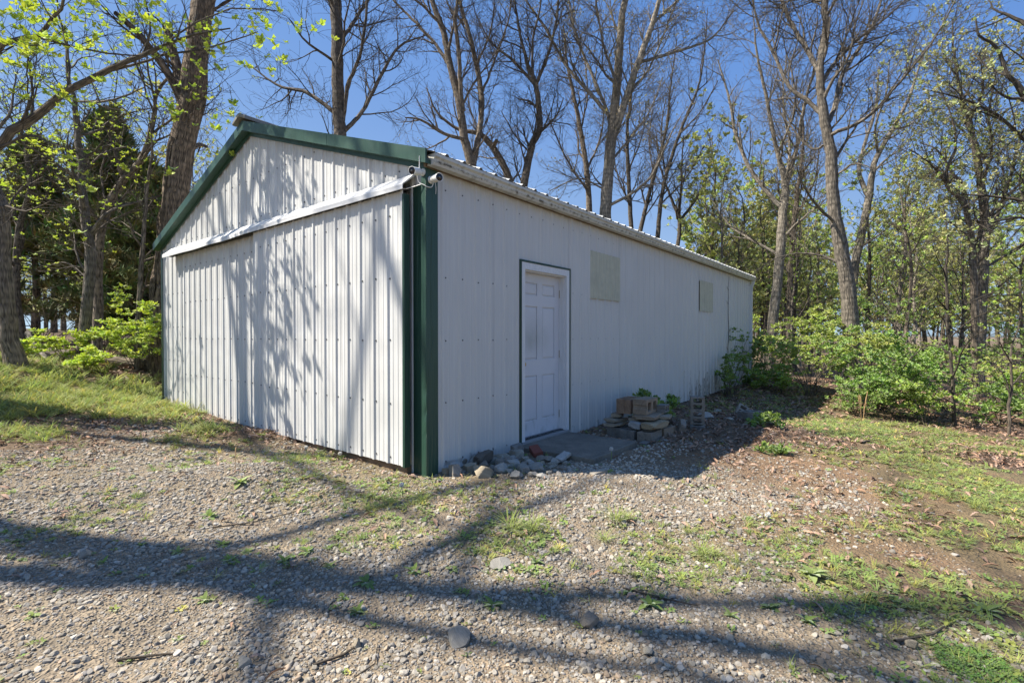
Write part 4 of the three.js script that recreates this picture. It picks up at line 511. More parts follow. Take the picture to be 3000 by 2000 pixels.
 rightcurve:{t:[14.10,-0.89,-15.00,0.155,14.10,-0.60,-15.00,0.135,14.08,1.16,-15.00,0.114,14.02,3.03,-15.00,0.104,13.93,4.31,-15.00,0.093,13.69,5.33,-15.00,0.083,13.14,5.97,-15.00,0.067,13.22,6.55,-15.00,0.052,13.42,7.00,-15.00,0.041,13.27,8.01,-15.00,0.026,12.85,8.94,-15.00,0.016],l:[[13.74,5.26,-15.00,0.067,13.81,6.11,-15.25,0.058,13.82,6.35,-15.50,0.043,13.50,7.25,-15.75,0.027,13.16,7.56,-16.00,0.017],[13.14,5.97,-15.00,0.041,12.23,6.38,-14.50,0.030,11.22,6.59,-14.00,0.015],[13.94,4.27,-15.00,0.041,13.50,5.01,-15.50,0.027,13.16,5.13,-16.00,0.017]]},
 rightedge:{t:[10.77,-1.18,-9.50,0.227,10.77,-0.93,-9.50,0.197,10.70,1.23,-9.50,0.177,10.57,3.20,-9.50,0.164,10.37,4.84,-9.50,0.131,10.24,5.50,-9.50,0.105,9.85,5.89,-9.50,0.066,9.59,6.22,-9.50,0.049,9.47,6.33,-9.50,0.043,9.38,6.65,-9.50,0.036,9.19,6.91,-9.50,0.030,8.91,7.09,-9.50,0.023,8.86,7.40,-9.50,0.013],l:[[10.31,5.30,-9.50,0.072,10.37,6.55,-9.62,0.060,10.10,7.42,-9.74,0.044,9.88,7.67,-9.86,0.034,9.72,7.85,-9.98,0.021,9.63,8.20,-10.10,0.010],[10.44,4.51,-9.50,0.059,9.72,4.99,-9.38,0.039,8.95,5.52,-9.25,0.029,8.20,5.71,-9.12,0.019,7.59,5.78,-9.00,0.009],[10.50,3.60,-9.50,0.053,10.06,3.98,-9.70,0.037,9.58,4.13,-9.90,0.027,9.07,4.23,-10.10,0.014],[10.57,3.20,-9.50,0.046,9.68,3.56,-9.33,0.029,8.87,3.45,-9.17,0.019,8.02,3.48,-9.00,0.009],[9.45,6.32,-9.50,0.026,9.30,6.62,-9.75,0.020,9.26,7.10,-10.00,0.014]]},
 leftgrey:{t:[-9.64,0.39,-11.00,0.184,-9.64,0.64,-11.00,0.160,-9.60,0.83,-11.00,0.148,-9.50,1.78,-11.00,0.129,-9.37,3.14,-11.00,0.114,-9.49,3.96,-11.00,0.103,-9.57,5.17,-11.00,0.084,-9.67,6.19,-11.00,0.068,-9.69,6.53,-11.00,0.049,-9.84,7.07,-11.00,0.046,-9.85,7.83,-11.00,0.034,-10.03,8.51,-11.00,0.019,-10.11,9.27,-11.00,0.011],l:[[-9.62,5.77,-11.00,0.038,-9.42,6.00,-11.27,0.031,-9.25,6.39,-11.53,0.024,-8.32,6.79,-11.80,0.012],[-9.67,6.53,-11.00,0.034,-8.57,6.36,-10.60,0.026,-7.54,6.44,-10.20,0.014],[-9.50,5.01,-11.00,0.030,-9.22,5.62,-11.40,0.024,-8.81,5.85,-11.80,0.012],[-9.58,5.39,-11.00,0.027,-9.76,5.36,-10.70,0.018,-10.06,5.03,-10.40,0.011],[-9.41,3.49,-11.00,0.023,-9.14,4.04,-11.40,0.020,-8.73,4.38,-11.80,0.012],[-9.50,4.18,-11.00,0.023,-9.74,4.15,-10.60,0.018,-9.94,4.32,-10.20,0.011],[-9.41,2.58,-11.00,0.019,-10.11,3.00,-11.25,0.016,-10.81,2.96,-11.50,0.012]]},
 leftlean:{t:[-10.10,0.45,-12.00,0.143,-10.10,0.70,-12.00,0.124,-10.07,1.53,-12.00,0.116,-10.03,3.45,-12.00,0.108,-9.87,4.19,-12.00,0.104,-9.55,4.93,-12.00,0.095,-9.03,5.52,-12.00,0.083,-8.79,6.09,-12.00,0.070,-8.65,6.67,-12.00,0.058,-8.59,7.17,-12.00,0.046,-8.29,7.59,-12.00,0.033,-7.80,7.84,-12.00,0.017],l:[[-8.65,6.26,-12.00,0.037,-8.48,6.77,-12.40,0.030,-8.05,7.47,-12.80,0.018],[-8.79,6.01,-12.00,0.029,-8.02,6.02,-11.60,0.020,-7.28,6.32,-11.20,0.012],[-9.79,4.35,-12.00,0.029,-10.20,5.28,-12.30,0.021,-10.28,6.24,-12.60,0.013],[-8.62,7.01,-12.00,0.033,-8.57,7.51,-11.70,0.024,-8.43,8.30,-11.40,0.016]]},
 leftedge:{t:[-9.05,0.49,-9.00,0.236,-9.05,0.74,-9.00,0.205,-9.16,1.24,-9.00,0.168,-9.21,1.86,-9.00,0.143,-9.27,2.82,-9.00,0.124,-9.25,3.48,-9.00,0.112,-9.30,3.79,-9.00,0.103,-9.52,4.35,-9.00,0.087,-9.83,5.59,-9.00,0.062,-9.95,7.46,-9.00,0.037,-10.01,8.70,-9.00,0.016],l:[[-9.27,3.48,-9.00,0.028,-9.26,4.06,-9.30,0.022,-9.09,4.42,-9.60,0.013],[-9.30,3.73,-9.00,0.025,-8.59,3.54,-8.75,0.018,-7.93,3.65,-8.50,0.009]]},
 leftslim:{t:[-12.35,0.65,-12.50,0.129,-12.35,1.11,-12.50,0.112,-12.42,1.45,-12.50,0.104,-12.57,3.00,-12.50,0.091,-12.42,4.16,-12.50,0.078,-12.15,5.08,-12.50,0.065,-12.25,6.08,-12.50,0.048,-12.09,7.24,-12.50,0.035,-12.18,8.54,-12.50,0.017],l:[[-12.44,3.96,-12.50,0.030,-13.14,4.92,-12.85,0.022,-13.68,5.93,-13.20,0.014],[-12.18,5.00,-12.50,0.026,-11.34,5.57,-12.15,0.017,-10.68,6.10,-11.80,0.012],[-12.22,6.03,-12.50,0.022,-12.97,6.96,-12.85,0.018,-13.59,7.94,-13.20,0.014]]},
 leftthin:{t:[-8.51,0.28,-11.20,0.080,-8.51,0.82,-11.20,0.070,-8.50,1.37,-11.20,0.066,-8.40,2.76,-11.20,0.058,-8.29,4.14,-11.20,0.046,-8.23,4.90,-11.20,0.035,-8.13,5.62,-11.20,0.023,-8.20,6.40,-11.20,0.012],l:[[-8.36,3.07,-11.20,0.019,-8.07,3.58,-11.45,0.016,-7.92,3.71,-11.70,0.012],[-8.28,4.15,-11.20,0.019,-8.48,4.54,-10.95,0.015,-8.58,4.62,-10.70,0.011],[-8.32,3.53,-11.20,0.019,-9.22,4.03,-11.70,0.012]]},
 limeowner:{t:[-8.35,-0.12,-6.60,0.210,-8.35,0.13,-6.60,0.182,-8.30,1.27,-6.60,0.160,-8.16,2.18,-6.60,0.141,-7.94,2.91,-6.60,0.119,-7.57,3.37,-6.60,0.096,-7.12,3.69,-6.60,0.073,-6.84,3.88,-6.60,0.064,-6.57,4.12,-6.60,0.062,-6.25,4.32,-6.60,0.055,-5.93,4.60,-6.60,0.050,-5.52,4.78,-6.60,0.046,-5.06,5.01,-6.60,0.036,-4.65,5.17,-6.60,0.027,-4.20,5.34,-6.60,0.018,-3.74,5.42,-6.60,0.009],l:[[-7.62,3.32,-6.60,0.068,-7.39,4.08,-6.56,0.059,-7.03,4.65,-6.52,0.052,-6.76,4.96,-6.48,0.045,-6.59,5.11,-6.44,0.038,-6.32,5.16,-6.40,0.033,-6.07,5.17,-6.36,0.031,-5.87,5.31,-6.32,0.026,-5.71,5.48,-6.28,0.022,-5.56,5.67,-6.24,0.017,-5.40,6.07,-6.20,0.009],[-5.34,4.86,-6.60,0.021,-4.99,5.01,-6.68,0.018,-4.67,5.17,-6.76,0.016,-4.25,5.28,-6.84,0.014,-3.83,5.47,-6.92,0.010,-3.58,5.62,-7.00,0.007],[-6.29,5.30,-6.60,0.021,-5.84,5.15,-6.50,0.016,-5.31,4.99,-6.40,0.013,-4.70,4.89,-6.30,0.009],[-5.91,4.59,-6.60,0.018,-6.00,4.99,-6.73,0.016,-6.19,5.44,-6.87,0.012,-6.39,5.91,-7.00,0.007],[-6.57,4.10,-6.60,0.018,-6.24,4.39,-6.45,0.013,-6.03,4.49,-6.30,0.009],[-5.02,5.02,-6.60,0.016,-5.00,4.77,-6.77,0.012,-4.84,4.62,-6.93,0.010,-4.81,4.55,-7.10,0.007],[-6.89,3.82,-6.60,0.023,-6.30,3.95,-6.47,0.016,-5.82,3.77,-6.33,0.011,-5.31,3.67,-6.20,0.006],[-4.65,5.17,-6.60,0.014,-4.21,5.66,-6.77,0.012,-3.74,5.91,-6.93,0.010,-3.34,5.97,-7.10,0.007]]},
 saplingdark:{t:[9.03,-0.84,-10.00,0.056,9.03,-0.59,-10.00,0.048,8.99,-0.41,-10.00,0.045,8.95,0.19,-10.00,0.038,8.89,0.95,-10.00,0.035,8.80,1.92,-10.00,0.031,8.78,2.61,-10.00,0.028,8.81,3.30,-10.00,0.017,8.71,3.99,-10.00,0.010],l:[[8.89,0.95,-10.00,0.021,8.74,1.15,-10.20,0.018,8.55,1.01,-10.40,0.014,8.35,0.56,-10.60,0.011],[8.81,1.78,-10.00,0.017,9.10,2.04,-9.75,0.013,9.39,2.22,-9.50,0.010],[8.79,2.26,-10.00,0.017,8.50,2.78,-10.25,0.014,8.27,3.11,-10.50,0.011]]},
 saplingnear:{t:[9.08,-0.88,-9.00,0.036,9.08,-0.63,-9.00,0.031,9.09,-0.01,-9.00,0.028,9.12,0.43,-9.00,0.025,9.09,0.93,-9.00,0.019,9.24,1.55,-9.00,0.012,9.33,2.17,-9.00,0.009],l:[[9.12,0.43,-9.00,0.016,9.64,0.66,-9.30,0.013],[9.10,0.86,-9.00,0.012,8.60,1.24,-8.70,0.009]]}};

// leaf geometries: a folded blade along +y, attached at the origin
function leafGeo(w, l, fold = 0.25, droop = 0.2) { const P = [], I = []; const pr = [[0, 0], [0.75, 0.28], [1, 0.55], [0.6, 0.82], [0, 1]]; const row = []; pr.forEach(([a, t]) => { const y = t * l, z = -droop * l * t * t; const ix = P.length / 3; if (a === 0) { P.push(0, y, z); row.push([ix, ix, ix]); } else { P.push(-a * w / 2, y, z + fold * a * w / 2, 0, y, z, a * w / 2, y, z + fold * a * w / 2); row.push([ix, ix + 1, ix + 2]); } }); for (let i = 0; i < row.length - 1; i++) { const a = row[i], b = row[i + 1]; for (const k of [0, 1]) { if (a[0] === a[2]) I.push(a[k], b[k + 1], b[k]); else if (b[0] === b[2]) I.push(a[k], a[k + 1], b[k]); else I.push(a[k], a[k + 1], b[k + 1], a[k], b[k + 1], b[k]); } } const g = new THREE.BufferGeometry(); g.setAttribute('position', new THREE.Float32BufferAttribute(P, 3)); g.setAttribute('uv', new THREE.Float32BufferAttribute(new Float32Array(P.length / 3 * 2), 2)); g.setIndex(I); g.computeVertexNormals(); return g; }
function sprig(n, w, l, r, spread = 1.2) { const gs = []; for (let k = 0; k < n; k++) { const g = leafGeo(w * (0.7 + 0.6 * r()), l * (0.7 + 0.6 * r()), 0.3, 0.3 * r()); g.rotateX((r() - 0.5) * 0.5 + spread * (0.4 + 0.6 * r())); g.rotateY(k / n * 6.28 + r()); g.translate((r() - 0.5) * l * 0.5, r() * l * 0.7, (r() - 0.5) * l * 0.5); gs.push(g); } return mergeGeometries(gs); }
const leafMat = (r, g, b) => new THREE.MeshPhysicalMaterial({ color: rgb(r, g, b), roughness: 0.95, transmission: 0.45, thickness: 0, side: THREE.DoubleSide });
const LM = { lime: leafMat(0.44, 0.56, 0.05), pale: leafMat(0.42, 0.45, 0.17), shrub: leafMat(0.22, 0.34, 0.055), bright: leafMat(0.33, 0.46, 0.065), cedar: std({ color: rgb(0.12, 0.15, 0.055), roughness: 0.9 }), bud: leafMat(0.30, 0.26, 0.09) };
const rL = rng(404);
const SPRIG = { lime: [sprig(6, 0.055, 0.075, rL, 1.7), sprig(5, 0.05, 0.08, rL, 1.9)], pale: [sprig(5, 0.04, 0.055, rL, 1.5)], small: [sprig(6, 0.032, 0.05, rL, 1.2)], bud: [sprig(3, 0.018, 0.04, rL, 0.8)], mass: [sprig(9, 0.10, 0.14, rL, 1.6)] };
const _m = new THREE.Matrix4(), _q = new THREE.Quaternion(), _e = new THREE.Euler(), _s = V(1, 1, 1), _p = V(0, 0, 0), _c = new THREE.Color();
// list rows: x,y,z, rx,ry,rz, scale (number or [3]), tint (number or [3])
function instances(name, geo, mat, list, parent) {
  const m = new THREE.InstancedMesh(geo, mat, list.length); m.name = parent === scene ? numbered(name) : name;
  list.forEach((q, i) => { _e.set(q[3], q[4], q[5], 'YXZ'); _q.setFromEuler(_e); const s = q[6]; if (s.length) _s.set(s[0], s[1], s[2]); else _s.set(s, s, s); _p.set(q[0], q[1], q[2]); m.setMatrixAt(i, _m.compose(_p, _q, _s)); const t = q[7]; if (t !== undefined) { if (t.length) _c.setRGB(t[0], t[1], t[2]); else _c.setRGB(t, t, t); m.setColorAt(i, _c); } });
  m.castShadow = m.receiveShadow = true; m.userData.kind = 'stuff'; parent.add(m); return m;
}
function leavesOn(t, tips, prob, sp, mat, sc, r, name = 'leaves') {
  const lists = sp.map(() => []);
  for (const q of tips) if (r() < prob) { const s = sc * (0.6 + 0.8 * r()), k = 0.7 + 0.5 * r(); lists[(r() * sp.length) | 0].push([q[0], q[1], q[2], (r() - 0.5) * 0.9, r() * 6.28, (r() - 0.5) * 0.9, s, [k * (0.9 + 0.25 * r()), k, k * (0.8 + 0.3 * r())]]); }
  lists.forEach((l, i) => { if (l.length) instances(name, sp[i], mat, l, t); });
}
let TRI = 0;
function tree(key, name, label, mat, o = {}, leaf = null, group) {
  const spec = TREES[key], h = { ...HABIT, ...o }, r = rng(o.seed || key.length * 131 + key.charCodeAt(0) * 17 + key.charCodeAt(key.length - 1));
  const t = thing(name, label, 'tree', group), tr = newBuf(), cr = newBuf(), tips = [];
  const [P, R] = refine(spec.t, h.step || 0.28, h.step ? 0.006 : 0.03, r);
  R[0] *= 1.25; if (R.length > 2) { R[1] *= 1.1; }
  tube(tr, P, R, h.sides || (R[0] > 0.12 ? 16 : 9), h.rough ?? 0.07, r() * 50);
  const trunkLike = [];
  for (const l of spec.l) { const [p, q] = refine(l, 0.25, 0.035, r); tube(cr, p, q, q[0] > 0.05 ? 9 : 7, 0.06, r() * 50); trunkLike.push([p, q]); }
  if (h.dens[0] > 0) sprout(cr, P, R, 0, h, r, tips);
  for (const [p, q] of trunkLike) sprout(cr, p, q, 1, { ...h, len: h.len.map((v, k) => k === 2 ? Math.min(v, 0.5 * p[0].distanceTo(p[p.length - 1]) + 0.5) : v) }, r, tips);
  const { x, z } = P[0], y = ground(x, z); t.position.set(x, y, z);
  const sh = g => g.translate(-x, -y, -z);
  mesh('trunk', sh(toGeo(tr)), mat, t); const c = mesh('crown', sh(toGeo(cr)), mat, t);
  TRI += (tr.i.length + cr.i.length) / 3;
  if (leaf) leavesOn(t, tips.map(q => [q[0] - x, q[1] - y, q[2] - z]), leaf[0], leaf[1], leaf[2], leaf[3], r);
  return t;
}
const slim = { dens: [0.5, 1.5, 2.6, 3.6], len: [0, 1.8, 1.4, 0.8, 0.4], from: 0.45, trop: [0, 0.14, 0.10, 0.06, 0.03] };
tree('oldoak', 'old_tree', 'thick shaggy barked old tree with broken limbs behind the left eave', BK.red, { dens: [0.45, 1.4, 2.6, 3.6], from: 0.28, len: [0, 1.5, 1.2, 0.7, 0.35], rough: 0.16, sides: 40, step: 0.07 }, [0.30, SPRIG.lime, LM.lime, 0.55]);
tree('greyash', 'bare_tree', 'straight dark trunked bare tree rising behind the green gable trim', BK.dark, { dens: [0.35, 1.3, 2.9, 4.4], len: [0, 2.6, 1.9, 0.9, 0.42], trop: [0, 0.10, 0.06, 0.03, 0.0] });
tree('forked', 'bare_tree', 'bare tree forking into three leaning stems behind the near roof corner', BK.tan, { dens: [0.5, 1.3, 2.9, 4.2] }, [0.06, SPRIG.bud, LM.bud, 1]);
tree('bent', 'bare_tree', 'short bare tree bent sharply left above the roof edge', BK.tan, { dens: [0.5, 1.4, 2.4, 3], len: [0, 1.4, 1.1, 0.7, 0.35] });
tree('leaner', 'bare_tree', 'bare tree with a kinked trunk and brushy top above the roof', BK.dark, { dens: [0.7, 1.6, 2.9, 4.2], len: [0, 2.2, 1.7, 0.9, 0.4] });
tree('bigmaple', 'bare_tree', 'tallest pale trunked tree with twin leaders above the middle roof', BK.pale, { dens: [0.6, 1.35, 3.0, 4.4], len: [0, 3.0, 2.1, 1.0, 0.45] }, [0.22, SPRIG.bud, LM.bud, 1.6]);
tree('slimA', 'slender_tree', 'slender bare tree just left of the tallest pale trunk', BK.tan, slim);
tree('slimB', 'slender_tree', 'straight thin bare tree just right of the tallest pale trunk', BK.dark, slim);
tree('slimC', 'slender_tree', 'thin bare tree slanting right behind the middle of the roof', BK.dark, slim);
tree('slimD', 'slender_tree', 'tall thin dark bare tree sweeping right above the far roof', BK.dark, slim, [0.1, SPRIG.bud, LM.bud, 1.3]);
tree('slimE', 'slender_tree', 'small bare tree with a wide fork over the far roof', BK.dark, { ...slim, dens: [0.3, 1.6, 2.6, 3.6] });
tree('vase', 'bare_tree', 'grey trunked tree opening like a vase beside the far building end', BK.pale, { dens: [0.3, 1.5, 2.9, 4.2], from: 0.5, len: [0, 2.2, 1.7, 0.9, 0.42] }, [0.08, SPRIG.bud, LM.bud, 1.3]);
tree('vasetwin', 'slender_tree', 'thinner brown trunk close behind the vase shaped tree', BK.tan, slim);
tree('tallwalnut', 'bare_tree', 'large dark trunked tree with wide ascending limbs behind the green shrubs', BK.grey, { dens: [0.45, 1.45, 3.0, 4.4], from: 0.4, len: [0, 2.6, 1.9, 0.95, 0.42] });
tree('palefork', 'bare_tree', 'pale forked tree half hidden right of the large dark trunk', BK.pale, { ...slim, dens: [0.3, 1.5, 2.6, 3.6] }, [0.35, SPRIG.pale, LM.pale, 1.2]);
tree('rightoak', 'leafing_tree', 'straight grey tree with fresh pale leaves near the right edge', BK.grey, { dens: [0.8, 1.5, 2.8, 3.8], from: 0.25, len: [0, 2.6, 1.8, 0.9, 0.4] }, [0.7, SPRIG.pale, LM.pale, 1.1]);
tree('rightcurve', 'leafing_tree', 'curving brown tree with fresh pale leaves left of the straight grey one', BK.tan, { dens: [0.6, 1.5, 2.8, 3.6], len: [0, 2.4, 1.7, 0.9, 0.4] }, [0.7, SPRIG.pale, LM.pale, 1.1]);
tree('rightedge', 'leafing_tree', 'tree outside the right edge reaching dark leafy limbs into view', BK.dark, { dens: [0.15, 1.6, 2.9, 3.6], len: [0, 1.6, 1.3, 0.7, 0.35], trop: [0, 0.03, 0.02, 0.01, 0] }, [0.5, SPRIG.pale, LM.pale, 1.0]);
tree('leftgrey', 'grey_tree', 'slender grey tree standing in front of the dark cedars', BK.grey, { dens: [0.9, 1.7, 2.6, 3.2], mid: true, from: 0.2, len: [0, 1.7, 1.2, 0.7, 0.35], trop: [0, 0.02, 0.02, 0.02, 0] }, [0.30, SPRIG.lime, LM.lime, 0.6]);
tree('leftlean', 'grey_tree', 'brown tree leaning right toward the thick old trunk', BK.tan, { dens: [0.6, 1.6, 2.6, 3.2], from: 0.3, len: [0, 1.6, 1.2, 0.7, 0.35] }, [0.25, SPRIG.lime, LM.lime, 0.6]);
tree('leftedge', 'grey_tree', 'thick brown trunk cut by the left picture edge', BK.tan, { dens: [0.5, 1.5, 2.4, 3], len: [0, 1.6, 1.1, 0.7, 0.35] }, [0.4, SPRIG.lime, LM.lime, 0.8]);
tree('leftslim', 'grey_tree', 'crooked slim trunk beside the thick left edge trunk', BK.dark, { dens: [0.8, 1.5, 2.4, 3], mid: true, from: 0.25, len: [0, 1.5, 1.1, 0.7, 0.35] }, [0.6, SPRIG.lime, LM.lime, 0.7]);
tree('leftthin', 'grey_tree', 'thin bare sapling between the cedars and the building', BK.tan, { dens: [1.0, 1.6, 2.4, 2.6], from: 0.2, len: [0, 1.2, 0.9, 0.6, 0.3], trop: [0, 0.02, 0.02, 0, 0] });
tree('limeowner', 'leafing_tree', 'tree at the left edge arching a lime leaved limb toward the building', BK.tan, { dens: [0.25, 1.7, 2.6, 3.0], from: 0.45, len: [0, 1.3, 1.0, 0.6, 0.3], rad: [0, 0.02, 0.010, 0.006, 0.0035], min: 0.003, trop: [0, 0.05, 0.03, 0.0, -0.02], mid: true }, [0.8, SPRIG.lime, LM.lime, 0.8]);
tree('saplingdark', 'sapling', 'thin dark sapling rising from brush at the right', BK.dark, { dens: [1.0, 1.8, 2.4, 2.6], from: 0.2, len: [0, 1.4, 1.0, 0.6, 0.3], trop: [0, 0.0, 0.0, 0, 0], min: 0.003 }, [0.5, SPRIG.pale, LM.bright, 0.9]);
tree('saplingnear', 'sapling', 'small thin sapling at the leaf litter edge far right', BK.tan, { dens: [1.0, 1.8, 2.4, 2.6], from: 0.3, len: [0, 0.8, 0.6, 0.4, 0.25], min: 0.003 }, [0.5, SPRIG.small, LM.bright, 0.9]);
// tall bare trees left of the picture: their shade falls on the gable and the gravel
function tallTree(x, z, H, r0, seed, label, leanX = 0, leanZ = 0, fork = 0.45, o = {}, n = 9) {
  const r = rng(seed), y = ground(x, z) - 0.25, t = []; for (let k = 0; k <= 7; k++) { const f = k / 7; t.push(x + leanX * f * f + (r() - 0.5) * 0.25 * f, y + H * f, z + leanZ * f * f + (r() - 0.5) * 0.25 * f, r0 * (1 - 0.86 * f)); }
  const l = []; for (let k = 0; k < n; k++) { const f = fork + (0.95 - fork) * k / n, i = Math.min(6, Math.floor(f * 7)), u = f * 7 - i, px = t[i * 4] + (t[i * 4 + 4] - t[i * 4]) * u, py = y + H * f, pz = t[i * 4 + 2] + (t[i * 4 + 6] - t[i * 4 + 2]) * u, a = k * 2.4 + r(), L = H * (0.34 - 0.22 * (f - fork)) * (0.7 + 0.5 * r()), up = 0.55 + 0.5 * r(), rr = r0 * (1 - 0.86 * f) * 0.62, q = []; for (let m = 0; m <= 4; m++) { const g = m / 4; q.push(px + Math.cos(a) * L * g * (1 - 0.15 * g) + (r() - 0.5) * 0.3 * g, py + L * up * g * (0.7 + 0.5 * g), pz + Math.sin(a) * L * g * (1 - 0.15 * g) + (r() - 0.5) * 0.3 * g, rr * (1 - 0.8 * g)); } l.push(q); }
  TREES['tall' + seed] = { t, l }; return tree('tall' + seed, 'bare_tree', label, BK.grey, { dens: [0.3, 1.1, 1.9, 2.0], mul: [1, 1, 1, 1], from: 0.4, len: [0, 2.4, 1.8, 1.0, 0.5], rad: [0, 0.04, 0.022, 0.012, 0.007], seed, ...o });
}
tallTree(-7.95, -6.83, 14, 0.19, 901, 'straight bare tree left of the picture shading the middle of the gable', 0.0, 0.0, 0.55, { dens: [0.1, 1.0, 1.7, 1.8], from: 0.6 });
tallTree(-14.2, -6.0, 19, 0.34, 902, 'broad bare tree far left of the picture shading the near sliding door', 0.8, 0.2, 0.4, {}, 7);
tallTree(-11.0, -3.8, 18, 0.27, 903, 'leaning bare tree left of the picture shading the gravel', 0.3, 3.7, 0.5, {}, 5);
tallTree(-13.5, -2.7, 21, 0.32, 904, 'tallest bare tree left of the picture shading the foreground', 1.0, 1.7, 0.5, {}, 8);

// cedars: dark evergreens behind the left trees
const spray = (() => { const r = rng(31), gs = []; for (let k = 0; k < 16; k++) { const g = leafGeo(0.022 + 0.012 * r(), 0.13 + 0.10 * r(), 0.5, 0.1); g.rotateX((r() - 0.5) * 1.9 + 0.4); g.rotateY(r() * 6.28); g.translate((r() - 0.5) * 0.16, (r() - 0.3) * 0.12, (r() - 0.5) * 0.16); gs.push(g); } return mergeGeometries(gs); })();
function cedar(x, z, H, Rm, seed, label) {
  const r = rng(seed), y0 = ground(x, z) - 0.15, t = thing('cedar_tree', label, 'tree', 'dark cedars behind the left trees'); t.position.set(x, y0, z);
  const tr = newBuf(), cr = newBuf(), fl = [];
  const P = [], R = []; for (let k = 0; k <= 10; k++) { P.push(V((r() - 0.5) * 0.12, H * k / 10, (r() - 0.5) * 0.12)); R.push(0.13 * (1 - 0.93 * k / 10)); } tube(tr, P, R, 9, 0.06, seed);
  const n = Math.round(H * 17);
  for (let k = 0; k < n; k++) {
    const f = 0.10 + 0.9 * Math.pow(k / n, 0.9), a = r() * 6.28, L = Rm * Math.pow(1 - f * 0.96, 0.75) * (0.55 + 0.6 * r()) * (f < 0.2 ? 0.8 : 1), q = V(0, H * f, 0), d = V(Math.cos(a), -0.05 + 0.35 * r(), Math.sin(a)).normalize(), bp = [q.clone()], br = [0.018];
    for (let m = 1; m <= 5; m++) { d.y += 0.02 + (r() - 0.5) * 0.15; d.x += (r() - 0.5) * 0.2; d.z += (r() - 0.5) * 0.2; d.normalize(); q.addScaledVector(d, L / 5); bp.push(q.clone()); br.push(0.018 * (1 - 0.15 * m)); if (m > 1 && !(f < 0.3 && r() < 0.45)) for (let s = 0; s < 5; s++) fl.push([q.x + (r() - 0.5) * 0.35, q.y + (r() - 0.5) * 0.25, q.z + (r() - 0.5) * 0.35, (r() - 0.5) * 1.4, r() * 6.28, (r() - 0.5) * 1.4, 0.8 + 0.8 * r(), [0.75 + 0.8 * r(), 0.8 + 0.5 * r(), 0.7 + 0.5 * r()]]); }
    tube(cr, bp, br, 4);
  }
  mesh('trunk', toGeo(tr), BK.red, t); mesh('crown', toGeo(cr), BK.dark, t); instances('foliage', spray, LM.cedar, fl, t);
}
cedar(-12.2, -15, 7.2, 2.1, 11, 'tallest dark cedar behind the slender grey tree');
cedar(-15.6, -16.2, 6.6, 2.4, 12, 'broad dark cedar near the left picture edge');
cedar(-10.6, -14.6, 5.6, 1.9, 13, 'shorter dark cedar nearest the thick old trunk');
cedar(-15.8, -19, 7.2, 2.4, 14, 'dark cedar farthest back between the other cedars');
cedar(-13.2, -17.5, 6.2, 2.2, 15, 'dark cedar half hidden behind the tallest one');

// shrubs: many stems, fresh leaves
function shrub(x, z, H, Rr, n, seed, label, mat, sp, sc, name = 'leafy_shrub', group, cat = 'shrub', low = 0.25) {
  const r = rng(seed), y = ground(x, z) - 0.05, t = thing(name, label, cat, group); t.position.set(x, y, z); const B = newBuf(), tips = [], ns = Math.max(6, Math.round(n / 70));
  for (let k = 0; k < ns; k++) {
    const a = r() * 6.28, out = 0.15 + 0.75 * r(), q = V(Math.cos(a) * 0.12 * r(), 0, Math.sin(a) * 0.12 * r()), d = V(Math.cos(a) * out * Rr / H, 1, Math.sin(a) * out * Rr / H).normalize(), P = [q.clone()], R = [0.012], L = H * (0.7 + 0.45 * r()), hw = [];
    for (let m = 1; m <= 7; m++) { d.x += (r() - 0.5) * 0.3 + Math.cos(a) * 0.05; d.z += (r() - 0.5) * 0.3 + Math.sin(a) * 0.05; d.y += (r() - 0.5) * 0.2 - 0.04; d.normalize(); q.addScaledVector(d, L / 7); P.push(q.clone()); R.push(0.012 * (1 - 0.11 * m)); hw.push(q.clone()); }
    tube(B, P, R, 4); const per = n / ns;
    const nc = Math.max(3, Math.round(per / 11)), cs = 0.07 + 0.05 * Rr;
    for (let c = 0; c < nc; c++) { const f = low + (1 - low) * Math.sqrt(r()), i = Math.min(6, Math.floor(f * 7)), b = P[i].clone().lerp(P[i + 1], f * 7 - i), w = Rr * 0.45 * (1 - 0.35 * f), e = V((r() - 0.5) * 2 * w, (r() - 0.45) * w, (r() - 0.5) * 2 * w), m = b.clone().addScaledVector(e, 0.5).add(V(0, 0.03, 0)), t2 = b.clone().add(e); tube(B, [b, m, t2], [0.005, 0.0035, 0.002], 3); for (let s = 0; s < per / nc; s++) { const g = r(), q2 = g < 0.35 ? m.clone() : t2.clone(); q2.x += (r() + r() - 1) * cs * 1.5; q2.y += (r() + r() - 1) * cs * 0.7; q2.z += (r() + r() - 1) * cs * 1.5; if (q2.y > 0.04) tips.push([q2.x, q2.y, q2.z]); } }
  }
  mesh('stems', toGeo(B), BK.tan, t); if (mat) leavesOn(t, tips, 1, sp, mat, sc, r); return t;
}
const GR = 'green shrubs along the woodland edge at right';
